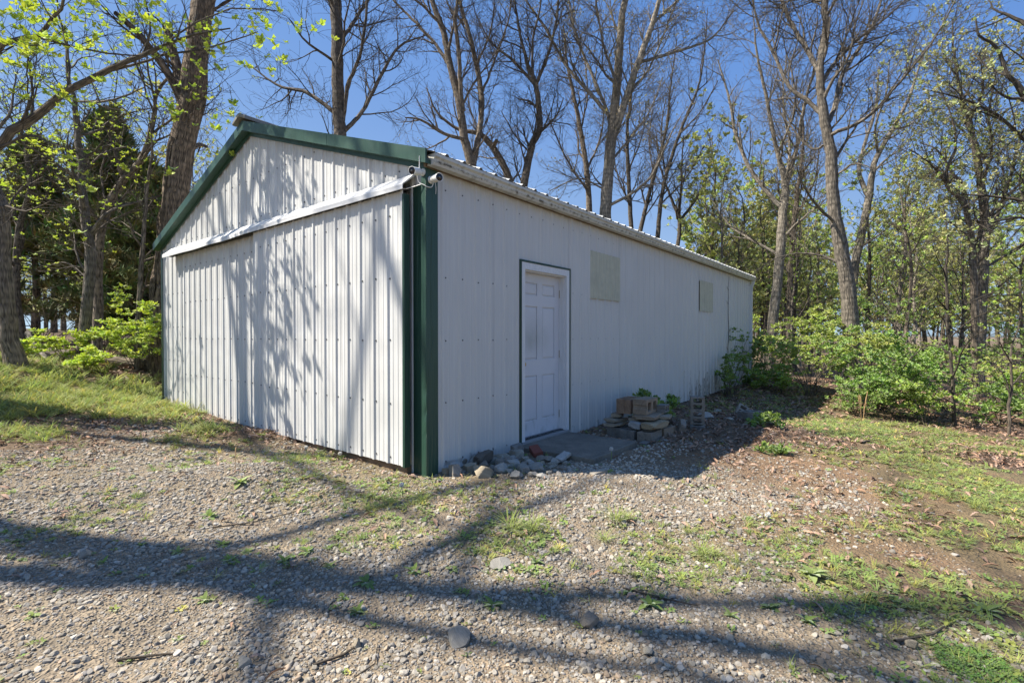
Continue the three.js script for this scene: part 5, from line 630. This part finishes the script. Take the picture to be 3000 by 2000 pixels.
const shrubs = [[5.9, -13.4, 1.5, 0.8, 500, 'low shrub at the foot of the far downspout', 0], [7.6, -12.6, 1.9, 1.1, 1400, 'rounded bright shrub closest to the building end', 1], [8.4, -11.3, 1.8, 1.2, 2000, 'largest bright green shrub at the edge of the building shadow', 1], [9.0, -13.2, 2.6, 1.4, 1700, 'tall shrub in front of the large dark trunk', 1], [7.4, -10.6, 0.9, 0.8, 900, 'low spreading shrub at the shadow tip', 0], [8.4, -9.9, 1.0, 0.9, 900, 'low green shrub behind the dry grass stalks', 1], [10.6, -11.9, 1.7, 1.3, 1000, 'dark green shrub right of the largest one', 0], [10.3, -10.4, 0.9, 1.0, 500, 'airy low shrub left of the dark sapling', 0], [12.0, -12.6, 1.9, 1.4, 800, 'tall airy shrub behind the dark sapling', 1], [11.9, -10.6, 1.1, 1.1, 500, 'loose shrub between the two saplings', 0], [12.6, -11.6, 1.5, 1.2, 600, 'airy shrub at the right picture edge', 1], [8.2, -15.4, 2.2, 1.2, 1100, 'shrub at the foot of the vase shaped tree', 1], [11.0, -15.0, 3.0, 1.6, 1500, 'tall dark green shrub behind the large dark trunk', 0], [14.0, -14.0, 2.6, 1.5, 1200, 'woodland shrub below the straight grey tree', 0], [6.7, -12.4, 0.7, 0.6, 500, 'low dark shrub in the building shadow near its far end', 0]];
const shrubHue = [[0.30, 0.42, 0.06], [0.36, 0.46, 0.08], [0.22, 0.36, 0.055], [0.40, 0.47, 0.10], [0.27, 0.40, 0.05]].map(c => leafMat(...c));
shrubs.forEach(([x, z, H, R, n, l, k], i) => shrub(x, z, H, R, Math.round(n * (0.36 + 0.25 * ((i * 7) % 3) / 2)), 500 + i, l, k ? shrubHue[i % 5] : [shrubHue[2], LM.shrub, shrubHue[4]][i % 3], SPRIG.small, 0.8 + 0.35 * ((i * 5) % 4) / 3, 'leafy_shrub', GR));
const GL = 'lime green undergrowth by the left trees';
[[-7.6, -10.6, 1.9, 0.9, 650, 'lime leaved bush pressed against the left building corner'], [-8.5, -11.2, 1.3, 0.8, 420, 'lime bush between the thin sapling and the building'], [-9.7, -10.9, 0.9, 0.6, 260, 'small lime bush at the foot of the slender grey tree'], [-8.6, -9.9, 0.5, 0.6, 200, 'low lime sprigs spreading over the leaf litter'], [-9.4, -9.2, 0.6, 0.5, 160, 'small green sprigs at the thick left trunk']].forEach(([x, z, H, R, n, l], i) => shrub(x, z, H, R, n, 540 + i, l, LM.lime, SPRIG.lime, 0.8, 'leafy_bush', GL, 'bush'));
[[-10.6, -12.8, 1.8, 1.5], [-12.4, -13.2, 2.2, 1.7], [-9.2, -13.4, 1.7, 1.4], [-13.8, -14.4, 2.4, 1.9], [-11.6, -16, 2.6, 2.0], [-15.6, -14.2, 2.4, 1.8]].forEach(([x, z, H, R], i) => shrub(x, z, H, R, 700, 560 + i, ['tangled bare brush behind the slender grey tree', 'tangled bare brush in front of the tallest cedar', 'tangled bare brush left of the thick old trunk', 'tangled bare brush below the broad cedar', 'tangled bare brush deepest under the cedars', 'tangled bare brush at the left picture edge'][i], null, null, 1, 'bare_brush', 'bare brush under the cedars', 'brush', 0.1));
[[12.6, -15.5, 2.8, 1.8], [15.4, -13.5, 2.6, 1.8], [10.0, -16.5, 2.6, 1.7], [16.5, -16.5, 3.0, 2.0]].forEach(([x, z, H, R], i) => shrub(x, z, H, R, 600, 580 + i, ['bare brush behind the tall dark green shrub', 'bare brush at the right edge below the leafy limbs', 'bare brush right of the vase shaped tree', 'bare brush deep in the wood at far right'][i], null, null, 1, 'bare_brush', 'bare brush in the right wood', 'brush', 0.1));
// plants along the long wall
const GW = 'plants growing beside the long wall';
const wallPlant = (X, Z, H, R, n, seed, label, sc = 1) => { const [x, z] = toW(X, Z); shrub(x, z, H, R, n, seed, label, LM.shrub, SPRIG.small, sc, 'wall_plant', GW, 'plant', 0.2); };
wallPlant(4.05, 0.55, 0.46, 0.34, 320, 601, 'dense green plant between the block pile and the standing blocks', 1.2);
wallPlant(8.9, 0.30, 0.85, 0.20, 90, 603, 'thin upright sapling at the wall below the second light panel');
wallPlant(9.25, 0.35, 1.0, 0.20, 110, 604, 'taller thin sapling at the wall nearer the far end');
wallPlant(12.0, 0.15, 1.55, 0.16, 150, 605, 'climbing green vine against the far downspout');
wallPlant(5.0, 1.95, 0.22, 0.14, 70, 606, 'small leafy plant among dead leaves in the shade');
wallPlant(11.3, 0.6, 0.6, 0.5, 300, 608, 'low green growth at the far wall foot');
wallPlant(3.55, 2.3, 0.10, 0.13, 40, 609, 'small sunlit rosette plant at the edge of the building shadow');
{
  const r = rng(3), B = newBuf(), P = [], R = []; for (let k = 0; k <= 30; k++) { P.push(L2W(10.17 + (vn(k * 0.5, 2) - 0.5) * 0.10 + (k < 6 ? 0.12 * (1 - k / 6) : 0), 0.15 + k * 0.09, 0.022 + 0.005 * r())); R.push(0.009 - 0.0002 * k); } tube(B, P, R, 6, 0.3, 4);
  for (const k of [22, 14, 26, 9]) { const a = P[k], s = r() < 0.5 ? -1 : 1; tube(B, [a, a.clone().add(V(CA * 0.10 * s, 0.07, -SA * 0.10 * s)), a.clone().add(V(CA * 0.22 * s, 0.10, -SA * 0.22 * s)).addScaledVector(rN, 0.02)], [0.005, 0.004, 0.002], 5); }
  one('dead_vine', toGeo(B), BK.dark, 'dead brown vine climbing the white wall near its far end', 'vine');
}
// fallen log and branch on the left
{
  const lg = (pts, R, name, label, mat) => { const B = newBuf(); const P = pts.map(([x, dy, z]) => V(x, ground(x, z) + dy, z)); tube(B, P, R, 12, 0.12, 8); one(name, toGeo(B), mat, label, 'log'); };
  lg([[-11.2, 0.14, -11.4], [-10.2, 0.13, -11.6], [-9.2, 0.12, -11.5], [-8.3, 0.10, -11.7]], [0.15, 0.14, 0.13, 0.11], 'fallen_log', 'mossy fallen log lying under the left trees', BK.tan);
  lg([[-10.9, 0.62, -11.1], [-10.5, 0.30, -10.9], [-10.1, 0.10, -10.7], [-9.8, 0.02, -10.5]], [0.05, 0.045, 0.04, 0.03], 'broken_branch', 'grey broken branch propped on the fallen log', BK.pale);
}
// woodland beyond: individual young trees, then the far mass
{
  const r = rng(808), kinds = [];
  for (let k = 0; k < 4; k++) { const H = 6.5 + 0.9 * k, t = [], l = []; for (let m = 0; m <= 6; m++) t.push((r() - 0.5) * 0.5 * m / 6, H * m / 6 - 0.3, (r() - 0.5) * 0.5 * m / 6, (0.085 + 0.02 * k) * (1 - 0.9 * m / 6)); kinds.push({ t, H }); }
  const built = kinds.map((s, k) => { const q = rng(70 + k), tr = newBuf(), cr = newBuf(), tips = [], [P, R] = refine(s.t, 0.8, 0.04, q); tube(tr, P, R, 7, 0.05, k); sprout(cr, P, R, 0, { ...HABIT, mul: [1, 1, 1, 1], depth: 3, mid: true, from: 0.18, dens: [3.2, 2.0, 2.6], len: [0, 2.2, 1.1, 0.55], rad: [0, 0.022, 0.011, 0.007], segs: [0, 5, 3, 2], min: 0.006 }, q, tips); return { tr: toGeo(tr), cr: toGeo(cr), tips, H: s.H }; });
  const mats = [BK.grey, BK.tan, BK.pale, BK.dark];
  const spots = [[10.5, -18.5], [12.3, -20.5], [14.2, -18.0], [15.2, -21], [17.6, -19.2], [16.4, -15.8], [18.8, -16.6], [12.2, -24], [9.6, -22.5], [20, -22], [8.6, -20.2], [14.4, -26], [17.8, -24], [13.4, -16.8], [-13.4, -21], [-17.6, -20], [-18.6, -17.4], [-11.2, -19.5]];
  const names = ['behind the vase shaped tree', 'left of the large dark trunk', 'right of the large dark trunk', 'behind the pale forked tree', 'behind the curving leafy tree', 'below the straight grey leafy tree', 'close to the right picture edge', 'far behind the large dark trunk', 'far behind the building end', 'deepest at the right edge', 'nearest the far gutter end', 'deep between the two dark trunks', 'deep behind the saplings', 'just behind the tall dark green shrub', 'behind the tallest cedar', 'behind the broad cedar', 'at the far left edge behind the cedars', 'behind the shorter cedar'];
  spots.forEach(([x, z], i) => { const b = built[i % 4], t = thing('woodland_tree', 'slender young woodland tree with fresh leaves ' + names[i], 'tree', 'young woodland trees behind the shrubs'); t.position.set(x, ground(x, z), z); t.rotation.y = r() * 6.28; t.scale.setScalar(0.8 + 0.3 * r()); mesh('trunk', b.tr, mats[i % 4], t); mesh('crown', b.cr, mats[i % 4], t); leavesOn(t, b.tips, x > 0 ? 0.6 : 0.35, SPRIG.pale, x > 0 ? (i % 3 ? LM.pale : LM.bright) : LM.pale, 1.35, r); });
  const far = built.map(() => []), leafList = [];
  const add = (x, z, s) => { const k = (r() * 4) | 0, a = r() * 6.28, y = ground(x, z); far[k].push([x, y, z, 0, a, 0, s, 0.75 + 0.5 * r()]); const ca = Math.cos(a), sa = Math.sin(a), hue = r(), den = x > 5 ? 0.62 : x < -5 ? 0.3 : 0.2; for (const q of built[k].tips) if (r() < den * 0.75) { const v = 0.7 + 0.6 * r(); leafList.push([x + s * (q[0] * ca + q[2] * sa), y + s * q[1], z + s * (-q[0] * sa + q[2] * ca), (r() - 0.5), r() * 6.28, (r() - 0.5), s * (0.6 + 0.6 * r()), [v * (0.75 + 0.4 * hue), v, v * (0.55 + 0.3 * hue)]]); } };
  for (let k = 0; k < 120; k++) { const D = 20 + 40 * r(), q = 0.38 + 0.85 * r(); add(q * D, -D, 0.75 + 0.5 * r() + 0.008 * D); }
  for (let k = 0; k < 50; k++) { const D = 20 + 35 * r(), q = -1.2 + 0.6 * r(); add(q * D, -D, 0.7 + 0.5 * r()); }
  for (let k = 0; k < 42; k++) { const D = 42 + 40 * r(), q = -0.6 + 1.05 * r(); add(q * D, -D, 0.7 + 0.4 * r()); }
  built.forEach((b, k) => { tag(instances('far_wood', mergeGeometries([b.tr, b.cr]), mats[k], far[k], scene), 'grey stems and branches of the far wood', 'wood'); });
  tag(instances('far_wood_leaves', SPRIG.mass[0], LM.pale, leafList, scene), 'pale green spring leaves of the far wood', 'foliage');
}
// ---------- ground cover ----------
const inShed = (x, z, m = 0) => { const [X, Z] = toL(x, z); return X > -0.09 - m && X < LEN + m && Z < 0.02 + m && Z > -WID - m; };
const onStep = (x, z) => { const [X, Z] = toL(x, z); return X > 1.3 && X < 2.48 && Z > 0 && Z < 1.05; };
const C4 = [0, 0, 0, 0];
{ // gravel
  const r = rng(1234), mk = (s) => { const g = new THREE.IcosahedronGeometry(1, 1).toNonIndexed(), q = rng(s), pl = []; for (let k = 0; k < 8; k++) pl.push([V(q() - 0.5, q() - 0.5, q() - 0.5).normalize(), 0.5 + 0.35 * q()]); const p = g.attributes.position, v = V(0, 0, 0); for (let i = 0; i < p.count; i++) { v.fromBufferAttribute(p, i); for (const [n, d] of pl) { const k = v.dot(n) - d; if (k > 0) v.addScaledVector(n, -k); } p.setXYZ(i, v.x, v.y, v.z); } return toCreasedNormals(g, 0.35); };
  const shapes = [mk(1), mk(2), mk(3), mk(4), mk(5)], lists = shapes.map(() => []);
  const mat = std({ color: 0xffffff, roughness: 0.95, bumpMap: waviness, bumpScale: 0.002 });
  const put = (x, z, s) => { const y = ground(x, z), k = (r() * 5) | 0, f = 0.55 + 0.45 * r(); let c = 0.15 + 0.25 * r() * r() + 0.08 * r(); const L = toL(x, z), wh = Math.exp(-(((L[0] - 1.9) / 1.1) ** 2) - (((L[1] - 1.2) / 0.45) ** 2)); c = c * (1 - 0.6 * wh) + 0.6 * wh * (0.42 + 0.2 * r()); const warm = r(), tint = warm < 0.12 ? [c * 1.15, c * 0.88, c * 0.62] : [c * (1.06 + 0.06 * warm), c * (0.98 + 0.01 * warm), c * (0.87 - 0.10 * warm)]; lists[k].push([x, y + s * f * 0.22, z, (r() - 0.5) * 0.7, r() * 6.28, (r() - 0.5) * 0.7, [s * (0.8 + 0.5 * r()), s * f, s], tint]); };
  const fill = (z0, z1, dens, smin, smax, pw) => { for (let zb = z0; zb > z1; zb -= 0.25) { const hw = 1.1 * -zb + 0.9, n = Math.round(dens * 2 * hw * 0.25); for (let i = 0; i < n; i++) { const x = (r() * 2 - 1) * hw, z = zb - 0.25 * r(); if (inShed(x, z) || onStep(x, z)) continue; const w = cover(x, z), patch = fbm(x * 1.7 + 5, z * 1.7, 3), L = toL(x, z), rub = L[0] > 0.02 && L[0] < 1.35 && L[1] > 0 && L[1] < 0.85 ? 0.3 : 1, g = (w[0] - 0.1 * w[1] + 0.22 * w[2] + 0.03 * w[3]) * rub; if (r() > g * (0.45 + 1.1 * sstep(0.3, 0.6, patch))) continue; put(x, z, smin + (smax - smin) * Math.pow(r(), pw)); } } };
  fill(-1.2, -3.2, 1700, 0.005, 0.019, 2.1); fill(-1.2, -3.2, 4200, 0.003, 0.0075, 1); fill(-3.2, -5.2, 1300, 0.006, 0.021, 2.0); fill(-3.2, -5.2, 2000, 0.004, 0.008, 1); fill(-5.2, -8.5, 800, 0.008, 0.022, 1.8);
  shapes.forEach((g, k) => tag(instances('gravel', g, mat, lists[k], scene), 'grey and tan crushed stone gravel of the drive', 'gravel'));
}
{ // grass, weeds and dead leaves
  const r = rng(4321);
  const tuftGeo = (n, h, w, s) => { const q = rng(s), gs = []; for (let k = 0; k < n; k++) { const g = leafGeo(w, h * (0.5 + 0.7 * q()), 0.4, 0.35 + 0.4 * q()); g.rotateX(-0.15 - 0.75 * q()); g.rotateY(q() * 6.28); g.translate((q() - 0.5) * h * 0.35, 0, (q() - 0.5) * h * 0.35); gs.push(g); } return mergeGeometries(gs); };
  const TG = [tuftGeo(12, 1, 0.055, 1), tuftGeo(14, 1, 0.045, 2), tuftGeo(10, 1, 0.07, 3)];
  const low = (s) => { const q = rng(s), gs = []; for (let k = 0; k < 8; k++) { const g = leafGeo(0.5 + 0.3 * q(), 0.9 + 0.4 * q(), 0.2, 0.2); g.rotateX(-1.25 + 0.6 * q()); g.rotateY(q() * 6.28); g.translate((q() - 0.5) * 1.4, 0.1 * q(), (q() - 0.5) * 1.4); gs.push(g); } return mergeGeometries(gs); };
  const LG = [low(5), low(6)];
  const grassMat = leafMat(0.32, 0.38, 0.085), weedMat = leafMat(0.25, 0.33, 0.065);
  const tl = TG.map(() => []), ll = LG.map(() => []), dl = [[], []];
  const tint = () => { const k = 0.65 + 0.6 * r(), y = r(); return y < 0.06 ? [k * 1.9, k * 1.35, k * 1.3] : [k * (0.72 + 0.42 * y), k * 0.95, k * 0.85]; };
  const each = (x0, x1, z0, z1, dens, fn) => { const n = Math.round((x1 - x0) * (z1 - z0) * dens); for (let i = 0; i < n; i++) { const x = x0 + (x1 - x0) * r(), z = z0 + (z1 - z0) * r(); if (Math.abs(x) > 1.12 * -z + 1.2 || inShed(x, z, 0.02) || onStep(x, z)) continue; fn(x, z, cover(x, z)); } };
  const grow = (dens, k) => (x, z, w) => {
    const patch = fbm(x * 2.1 + 60, z * 2.1 + 30, 4), a = w[1] * sstep(0.33, 0.53, patch + 0.22 * (w[1] - 0.45)); const y = ground(x, z), left = x < -3.6 && z < -5.5 ? 1 : 0;
    if (r() < a) { if (r() < (left ? 0.75 : 0.42)) tl[(r() * 3) | 0].push([x, y - 0.004, z, 0, r() * 6.28, 0, (left ? 0.07 + 0.13 * r() * r() : 0.03 + 0.05 * r()) * k, tint()]); else ll[(r() * 2) | 0].push([x, y + 0.004, z, (r() - 0.5) * 0.4, r() * 6.28, (r() - 0.5) * 0.4, (0.012 + 0.016 * r()) * k, tint()]); }
    else if (r() < 0.02 * w[0] * k) ll[(r() * 2) | 0].push([x, y + 0.004, z, 0, r() * 6.28, 0, (0.009 + 0.012 * r()), tint()]);
  };
  each(-4.5, 5.5, -3.5, -1.3, 1000, grow(1, 1)); each(-7, 7, -6, -3.5, 700, grow(1, 1.05)); each(-10, 11, -9.5, -6, 480, grow(1, 1.3)); each(-13, 14, -16, -9.5, 160, grow(1, 1.8));
  // dead oak leaves, curled and lobed
  const dead = (s) => { const q = rng(s), P = [], I = []; const n = 8; for (let k = 0; k <= n; k++) { const t = k / n, w = (0.18 + 0.55 * Math.sin(Math.PI * Math.min(1, t * 1.05))) * (k % 2 ? 1 : 0.55), c = 0.25 * Math.sin(t * 3.1) + 0.1 * q(); P.push(-w * 0.5, 0.22 * w + c, t * 2 - 1, 0, c - 0.05, t * 2 - 1, w * 0.5, 0.22 * w + c + 0.1 * q(), t * 2 - 1); } for (let k = 0; k < n; k++) { const a = k * 3; I.push(a, a + 3, a + 1, a + 1, a + 3, a + 4, a + 1, a + 4, a + 2, a + 2, a + 4, a + 5); } const g = new THREE.BufferGeometry(); g.setAttribute('position', new THREE.Float32BufferAttribute(P, 3)); g.setAttribute('uv', new THREE.Float32BufferAttribute(new Float32Array(P.length / 3 * 2), 2)); g.setIndex(I); g.computeVertexNormals(); return g; };
  const DG = [dead(1), dead(2)], deadMat = std({ color: rgb(0.255, 0.185, 0.13), roughness: 0.85, side: THREE.DoubleSide });
  const fall = k => (x, z, w) => { const L = toL(x, z), wall = L[0] > 2.4 && L[0] < 12.4 && L[1] > 0 && L[1] < 2.2 ? 0.75 : (L[1] < 0 && L[1] > -7.4 && L[0] > -0.5 && L[0] < 0 ? 0.35 : 0); const p = fbm(x * 1.5 + 80, z * 1.5, 3); if (r() > (w[3] + (x < -3.6 && z < -5 ? 0.45 : 0.18) * w[1] + 0.24 * w[2] + 0.02 * w[0] + wall) * (0.35 + 1.1 * sstep(0.35, 0.6, p))) return; const v = 0.6 + 0.8 * r(), h = r(); dl[(r() * 2) | 0].push([x, ground(x, z) + 0.008 + 0.012 * r(), z, (r() - 0.5) * 1.1, r() * 6.28, (r() - 0.5) * 1.1, (0.022 + 0.026 * r()) * k, [v * (1 + 0.25 * h), v, v * (0.85 + 0.3 * (1 - h))]]); };
  each(-4.5, 5.5, -3.5, -1.3, 150, fall(0.9)); each(-7, 7, -6, -3.5, 170, fall(1)); each(-10, 11, -9.5, -6, 190, fall(1.1)); each(-14, 16, -18, -9.5, 100, fall(1.5));
  TG.forEach((g, k) => tag(instances('grass', g, grassMat, tl[k], scene), 'short patchy green grass', 'grass'));
  LG.forEach((g, k) => tag(instances('low_weeds', g, weedMat, ll[k], scene), 'low creeping green weeds', 'weeds'));
  DG.forEach((g, k) => tag(instances('leaf_litter', g, deadMat, dl[k], scene), 'brown dead oak leaves scattered on the ground', 'leaf litter'));
  // separate broadleaf weeds
  const WD = [[-2.28,-3.70,0.16],[-1.94,-3.29,0.11],[-2.14,-3.14,0.1],[-1.89,-2.89,0.08],[-1.72,-3.00,0.12],[-1.69,-3.13,0.1],[-1.40,-3.02,0.12],[-1.31,-3.14,0.12],[-1.10,-2.97,0.09],[-0.83,-2.77,0.15],[-0.58,-2.90,0.11],[-0.36,-2.96,0.09],[-0.80,-2.53,0.11],[-0.91,-2.64,0.09],[-1.63,-2.60,0.1],[-3.01,-3.02,0.07],[-2.49,-2.99,0.09],[-2.33,-2.38,0.08],[-0.10,-2.57,0.13],[0.73,-2.61,0.15],[1.12,-2.51,0.1],[1.35,-2.56,0.12],[1.48,-2.46,0.11],[1.79,-2.93,0.2],[0.15,-3.02,0.11],[0.65,-2.72,0.1],[-2.34,-4.23,0.2],[2.50,-2.59,0.16],[2.16,-2.61,0.12],[1.78,-2.44,0.07],[-2.99,-3.39,0.09],[-2.43,-3.22,0.08],[2.08,-3.63,0.1],[3.78,-4.00,0.12]], rosette = s => { const q = rng(s), gs = []; const n = 9 + (q() * 5 | 0); for (let k = 0; k < n; k++) { const g = leafGeo(0.34 + 0.16 * q(), 0.6 + 0.5 * q(), 0.3, 0.7); g.rotateX(-1.2 + 0.9 * q()); g.rotateY(k / n * 6.28 + q() * 0.5); gs.push(g); } return mergeGeometries(gs); };
  const RG = [rosette(1), rosette(2), rosette(3), rosette(4)], wm = [leafMat(0.17, 0.25, 0.04), leafMat(0.23, 0.33, 0.05), leafMat(0.27, 0.35, 0.08)];
  const special = { 0: 'largest broadleaf weed, upright on the gravel left of centre', 23: 'broad leaved plantain clump at the gravel edge on the right', 26: 'dandelion clump on the gravel hump left of the post', 19: 'dark broadleaf weed in the shade band right of centre', 9: 'pale broadleaf rosette in the lower middle gravel', 15: 'single yellow green weed near the left picture edge', 27: 'large leaved weed near the right picture edge' };
  WD.forEach(([x, z, s], k) => { const m = one('broadleaf_weed', RG[k % 4], wm[k % 3], special[k] || 'small green broadleaf weed rooted in the gravel drive', 'weed', 'broadleaf weeds in the gravel'); m.position.set(x, ground(x, z) - 0.003, z); m.rotation.y = k * 1.7; m.scale.setScalar(s * 0.52); });
  const TF = [[0.00,-3.45,0.16],[0.14,-3.45,0.15],[0.78,-3.69,0.14],[0.88,-3.73,0.1],[0.63,-3.35,0.1],[1.25,-3.21,0.13],[1.32,-3.20,0.1],[-0.97,-3.96,0.11],[-0.73,-4.01,0.12],[-1.12,-3.85,0.08],[-1.58,-4.45,0.07],[-1.80,-4.49,0.07],[-7.90,-10.21,0.12],[-7.50,-8.16,0.2],[-7.11,-8.16,0.2],[-7.96,-8.23,0.18],[6.28,-9.09,0.12],[-7.85,-9.46,0.15],[-6.74,-9.20,0.15],[-4.37,-7.81,0.2],[-3.89,-7.45,0.15],[4.17,-4.43,0.1],[-4.93,-7.85,0.14],[1.27,-3.54,0.09]], bigT = [tuftGeo(46, 1, 0.035, 21), tuftGeo(54, 1, 0.03, 22)];
  const tl2 = { 0: 'largest dense grass tuft on gravel below the post', 2: 'grass tuft on the gravel in front of the step', 5: 'upright grass tuft right of centre', 16: 'tall grass tuft at the building shadow edge', 19: 'tall grass tuft against the sliding doors', 7: 'grass tuft on the gravel below the sliding door' };
  TF.forEach(([x, z, s], k) => { const m = one('grass_tuft', bigT[k % 2], grassMat, tl2[k] || 'small separate tuft of green grass', 'grass tuft', 'separate grass tufts'); m.position.set(x, ground(x, z) - 0.005, z); m.rotation.y = k * 2.1; m.scale.set(s * 1.15, s * 1.0, s * 1.15); });
  // moss cushion, dry stalks, dandelion clocks
  const cush = []; for (let k = 0; k < 420; k++) { const a = r() * 6.28, q = Math.sqrt(r()) * 0.17, x = 2.02 + Math.cos(a) * q * 0.8, z = -2.13 + Math.sin(a) * q * 0.9; cush.push([x, ground(x, z) + 0.004 + 0.016 * r(), z, (r() - 0.5) * 0.9, r() * 6.28, (r() - 0.5) * 0.9, 0.008 + 0.005 * r(), [0.5 + 0.3 * r(), 0.7 + 0.3 * r(), 0.6]]); }
  tag(instances('chickweed_mat', LG[0], weedMat, cush, scene), 'round mat of small leaved green weed at the lower right', 'weeds');
  const straw = std({ color: rgb(0.42, 0.27, 0.13), roughness: 0.9 });
  const stalk = (x, z, H, n, s, label) => { const q = rng(s), B = newBuf(), y = ground(x, z); for (let k = 0; k < n; k++) { const a = q() * 6.28, P = [], R = []; for (let m = 0; m <= 6; m++) { const t = m / 6; P.push(V(x + Math.cos(a) * (0.02 + 0.10 * H * t * t), y + H * t * (0.8 + 0.2 * q()), z + Math.sin(a) * (0.02 + 0.10 * H * t * t))); R.push(m > 4 ? 0.006 : 0.0028); } tube(B, P, R, 5); } one('dry_grass', toGeo(B), straw, label, 'dry grass'); };
  stalk(-3.92, -7.38, 0.52, 2, 1, 'two tall dry grass stalks against the sliding door seam'); stalk(6.9, -9.7, 0.62, 6, 2, 'tan dry grass stalks in front of the green shrubs'); stalk(-2.44, -4.32, 0.30, 1, 3, 'single dry stalk on the gravel hump');
  const puffMat = std({ color: rgb(0.62, 0.60, 0.55), roughness: 1 });
  for (const [x, z, h, l] of [[1.07, -5.31, 0.12, 'dandelion clock beside the front corner of the step'], [-1.85, -5.3, 0.07, 'dandelion clock in the grass before the near sliding door'], [-2.32, -5.55, 0.07, 'dandelion clock in the grass below the door seam'], [-0.92, -4.1, 0.12, 'dandelion clock on a tall stem near the green post'], [1.95, -3.75, 0.06, 'dandelion clock in the weeds right of centre']]) { const t = thing('dandelion', l, 'dandelion'), y = ground(x, z); t.position.set(x, y, z); const B = newBuf(); tube(B, [V(0, -0.02, 0), V(0.005, h * 0.5, 0), V(0.0, h, 0.004)], [0.003, 0.003, 0.0025], 6); mesh('stem', toGeo(B), wm[1], t); const q = rng(9), gs = []; for (let k = 0; k < 60; k++) { const d = V(q() - 0.5, q() - 0.5, q() - 0.5).normalize(), g = new THREE.ConeGeometry(0.0045, 0.02, 4); g.rotateX(Math.PI); g.translate(0, 0.012, 0); g.applyQuaternion(new THREE.Quaternion().setFromUnitVectors(V(0, 1, 0), d)); g.translate(0, h, 0.004); gs.push(g); } mesh('seed_head', mergeGeometries(gs), puffMat, t); }
  { const m = one('dead_leaf', DG[0], deadMat, 'orange brown dead leaf caught on the green door edge', 'leaf'); const p = L2W(-0.115, 0.50, -0.20); m.position.copy(p); m.rotation.set(1.2, 0.4, 0.6); m.scale.setScalar(0.035); }
  // fallen sticks
  const stick = (pts, R, label) => { const B = newBuf(); tube(B, pts.map(([x, z, d]) => V(x, ground(x, z) + d * 0.7, z)), R.map(v => v * 0.62), 7, 0.2, pts[0][0]); one('stick', toGeo(B), BK.tan, label, 'stick'); };
  stick([[1.80, -2.30, 0.02], [1.92, -2.34, 0.025], [2.02, -2.35, 0.03], [2.12, -2.40, 0.03]], [0.013, 0.011, 0.010, 0.006], 'grey stick lying at the edge of gravel and grass');
  stick([[-0.86, -2.12, 0.012], [-0.76, -2.2, 0.016], [-0.70, -2.27, 0.02]], [0.010, 0.009, 0.005], 'short thick dark stick in the lower left gravel');
  stick([[-2.16, -3.50, 0.012], [-1.92, -3.62, 0.02], [-1.70, -3.80, 0.02], [-1.5, -3.98, 0.015]], [0.007, 0.007, 0.006, 0.003], 'long thin twig lying left of centre on gravel');
  stick([[-1.72, -2.13, 0.012], [-1.52, -2.16, 0.014], [-1.36, -2.15, 0.014]], [0.009, 0.008, 0.005], 'short twig lying flat near the bottom left edge');
  stick([[3.40, -6.62, 0.01], [3.30, -6.45, 0.03], [3.22, -6.28, 0.03]], [0.010, 0.009, 0.006], 'pale stick in the shaded leaves right of the blocks');
  stick([[-0.66, -2.05, 0.015], [-0.60, -2.14, 0.02], [-0.62, -2.26, 0.02]], [0.005, 0.005, 0.003], 'thin pale twig beside the small angular stone');
  stick([[0.62, -2.74, 0.014], [0.84, -2.66, 0.02], [0.98, -2.58, 0.02]], [0.010, 0.009, 0.005], 'grey twig under the dark weed right of centre');
  stick([[4.9, -6.9, 0.02], [5.02, -6.98, 0.05], [5.1, -7.02, 0.06]], [0.03, 0.028, 0.02], 'short dark wood chunk on the bare soil slope');
}

renderer.render(scene, camera);
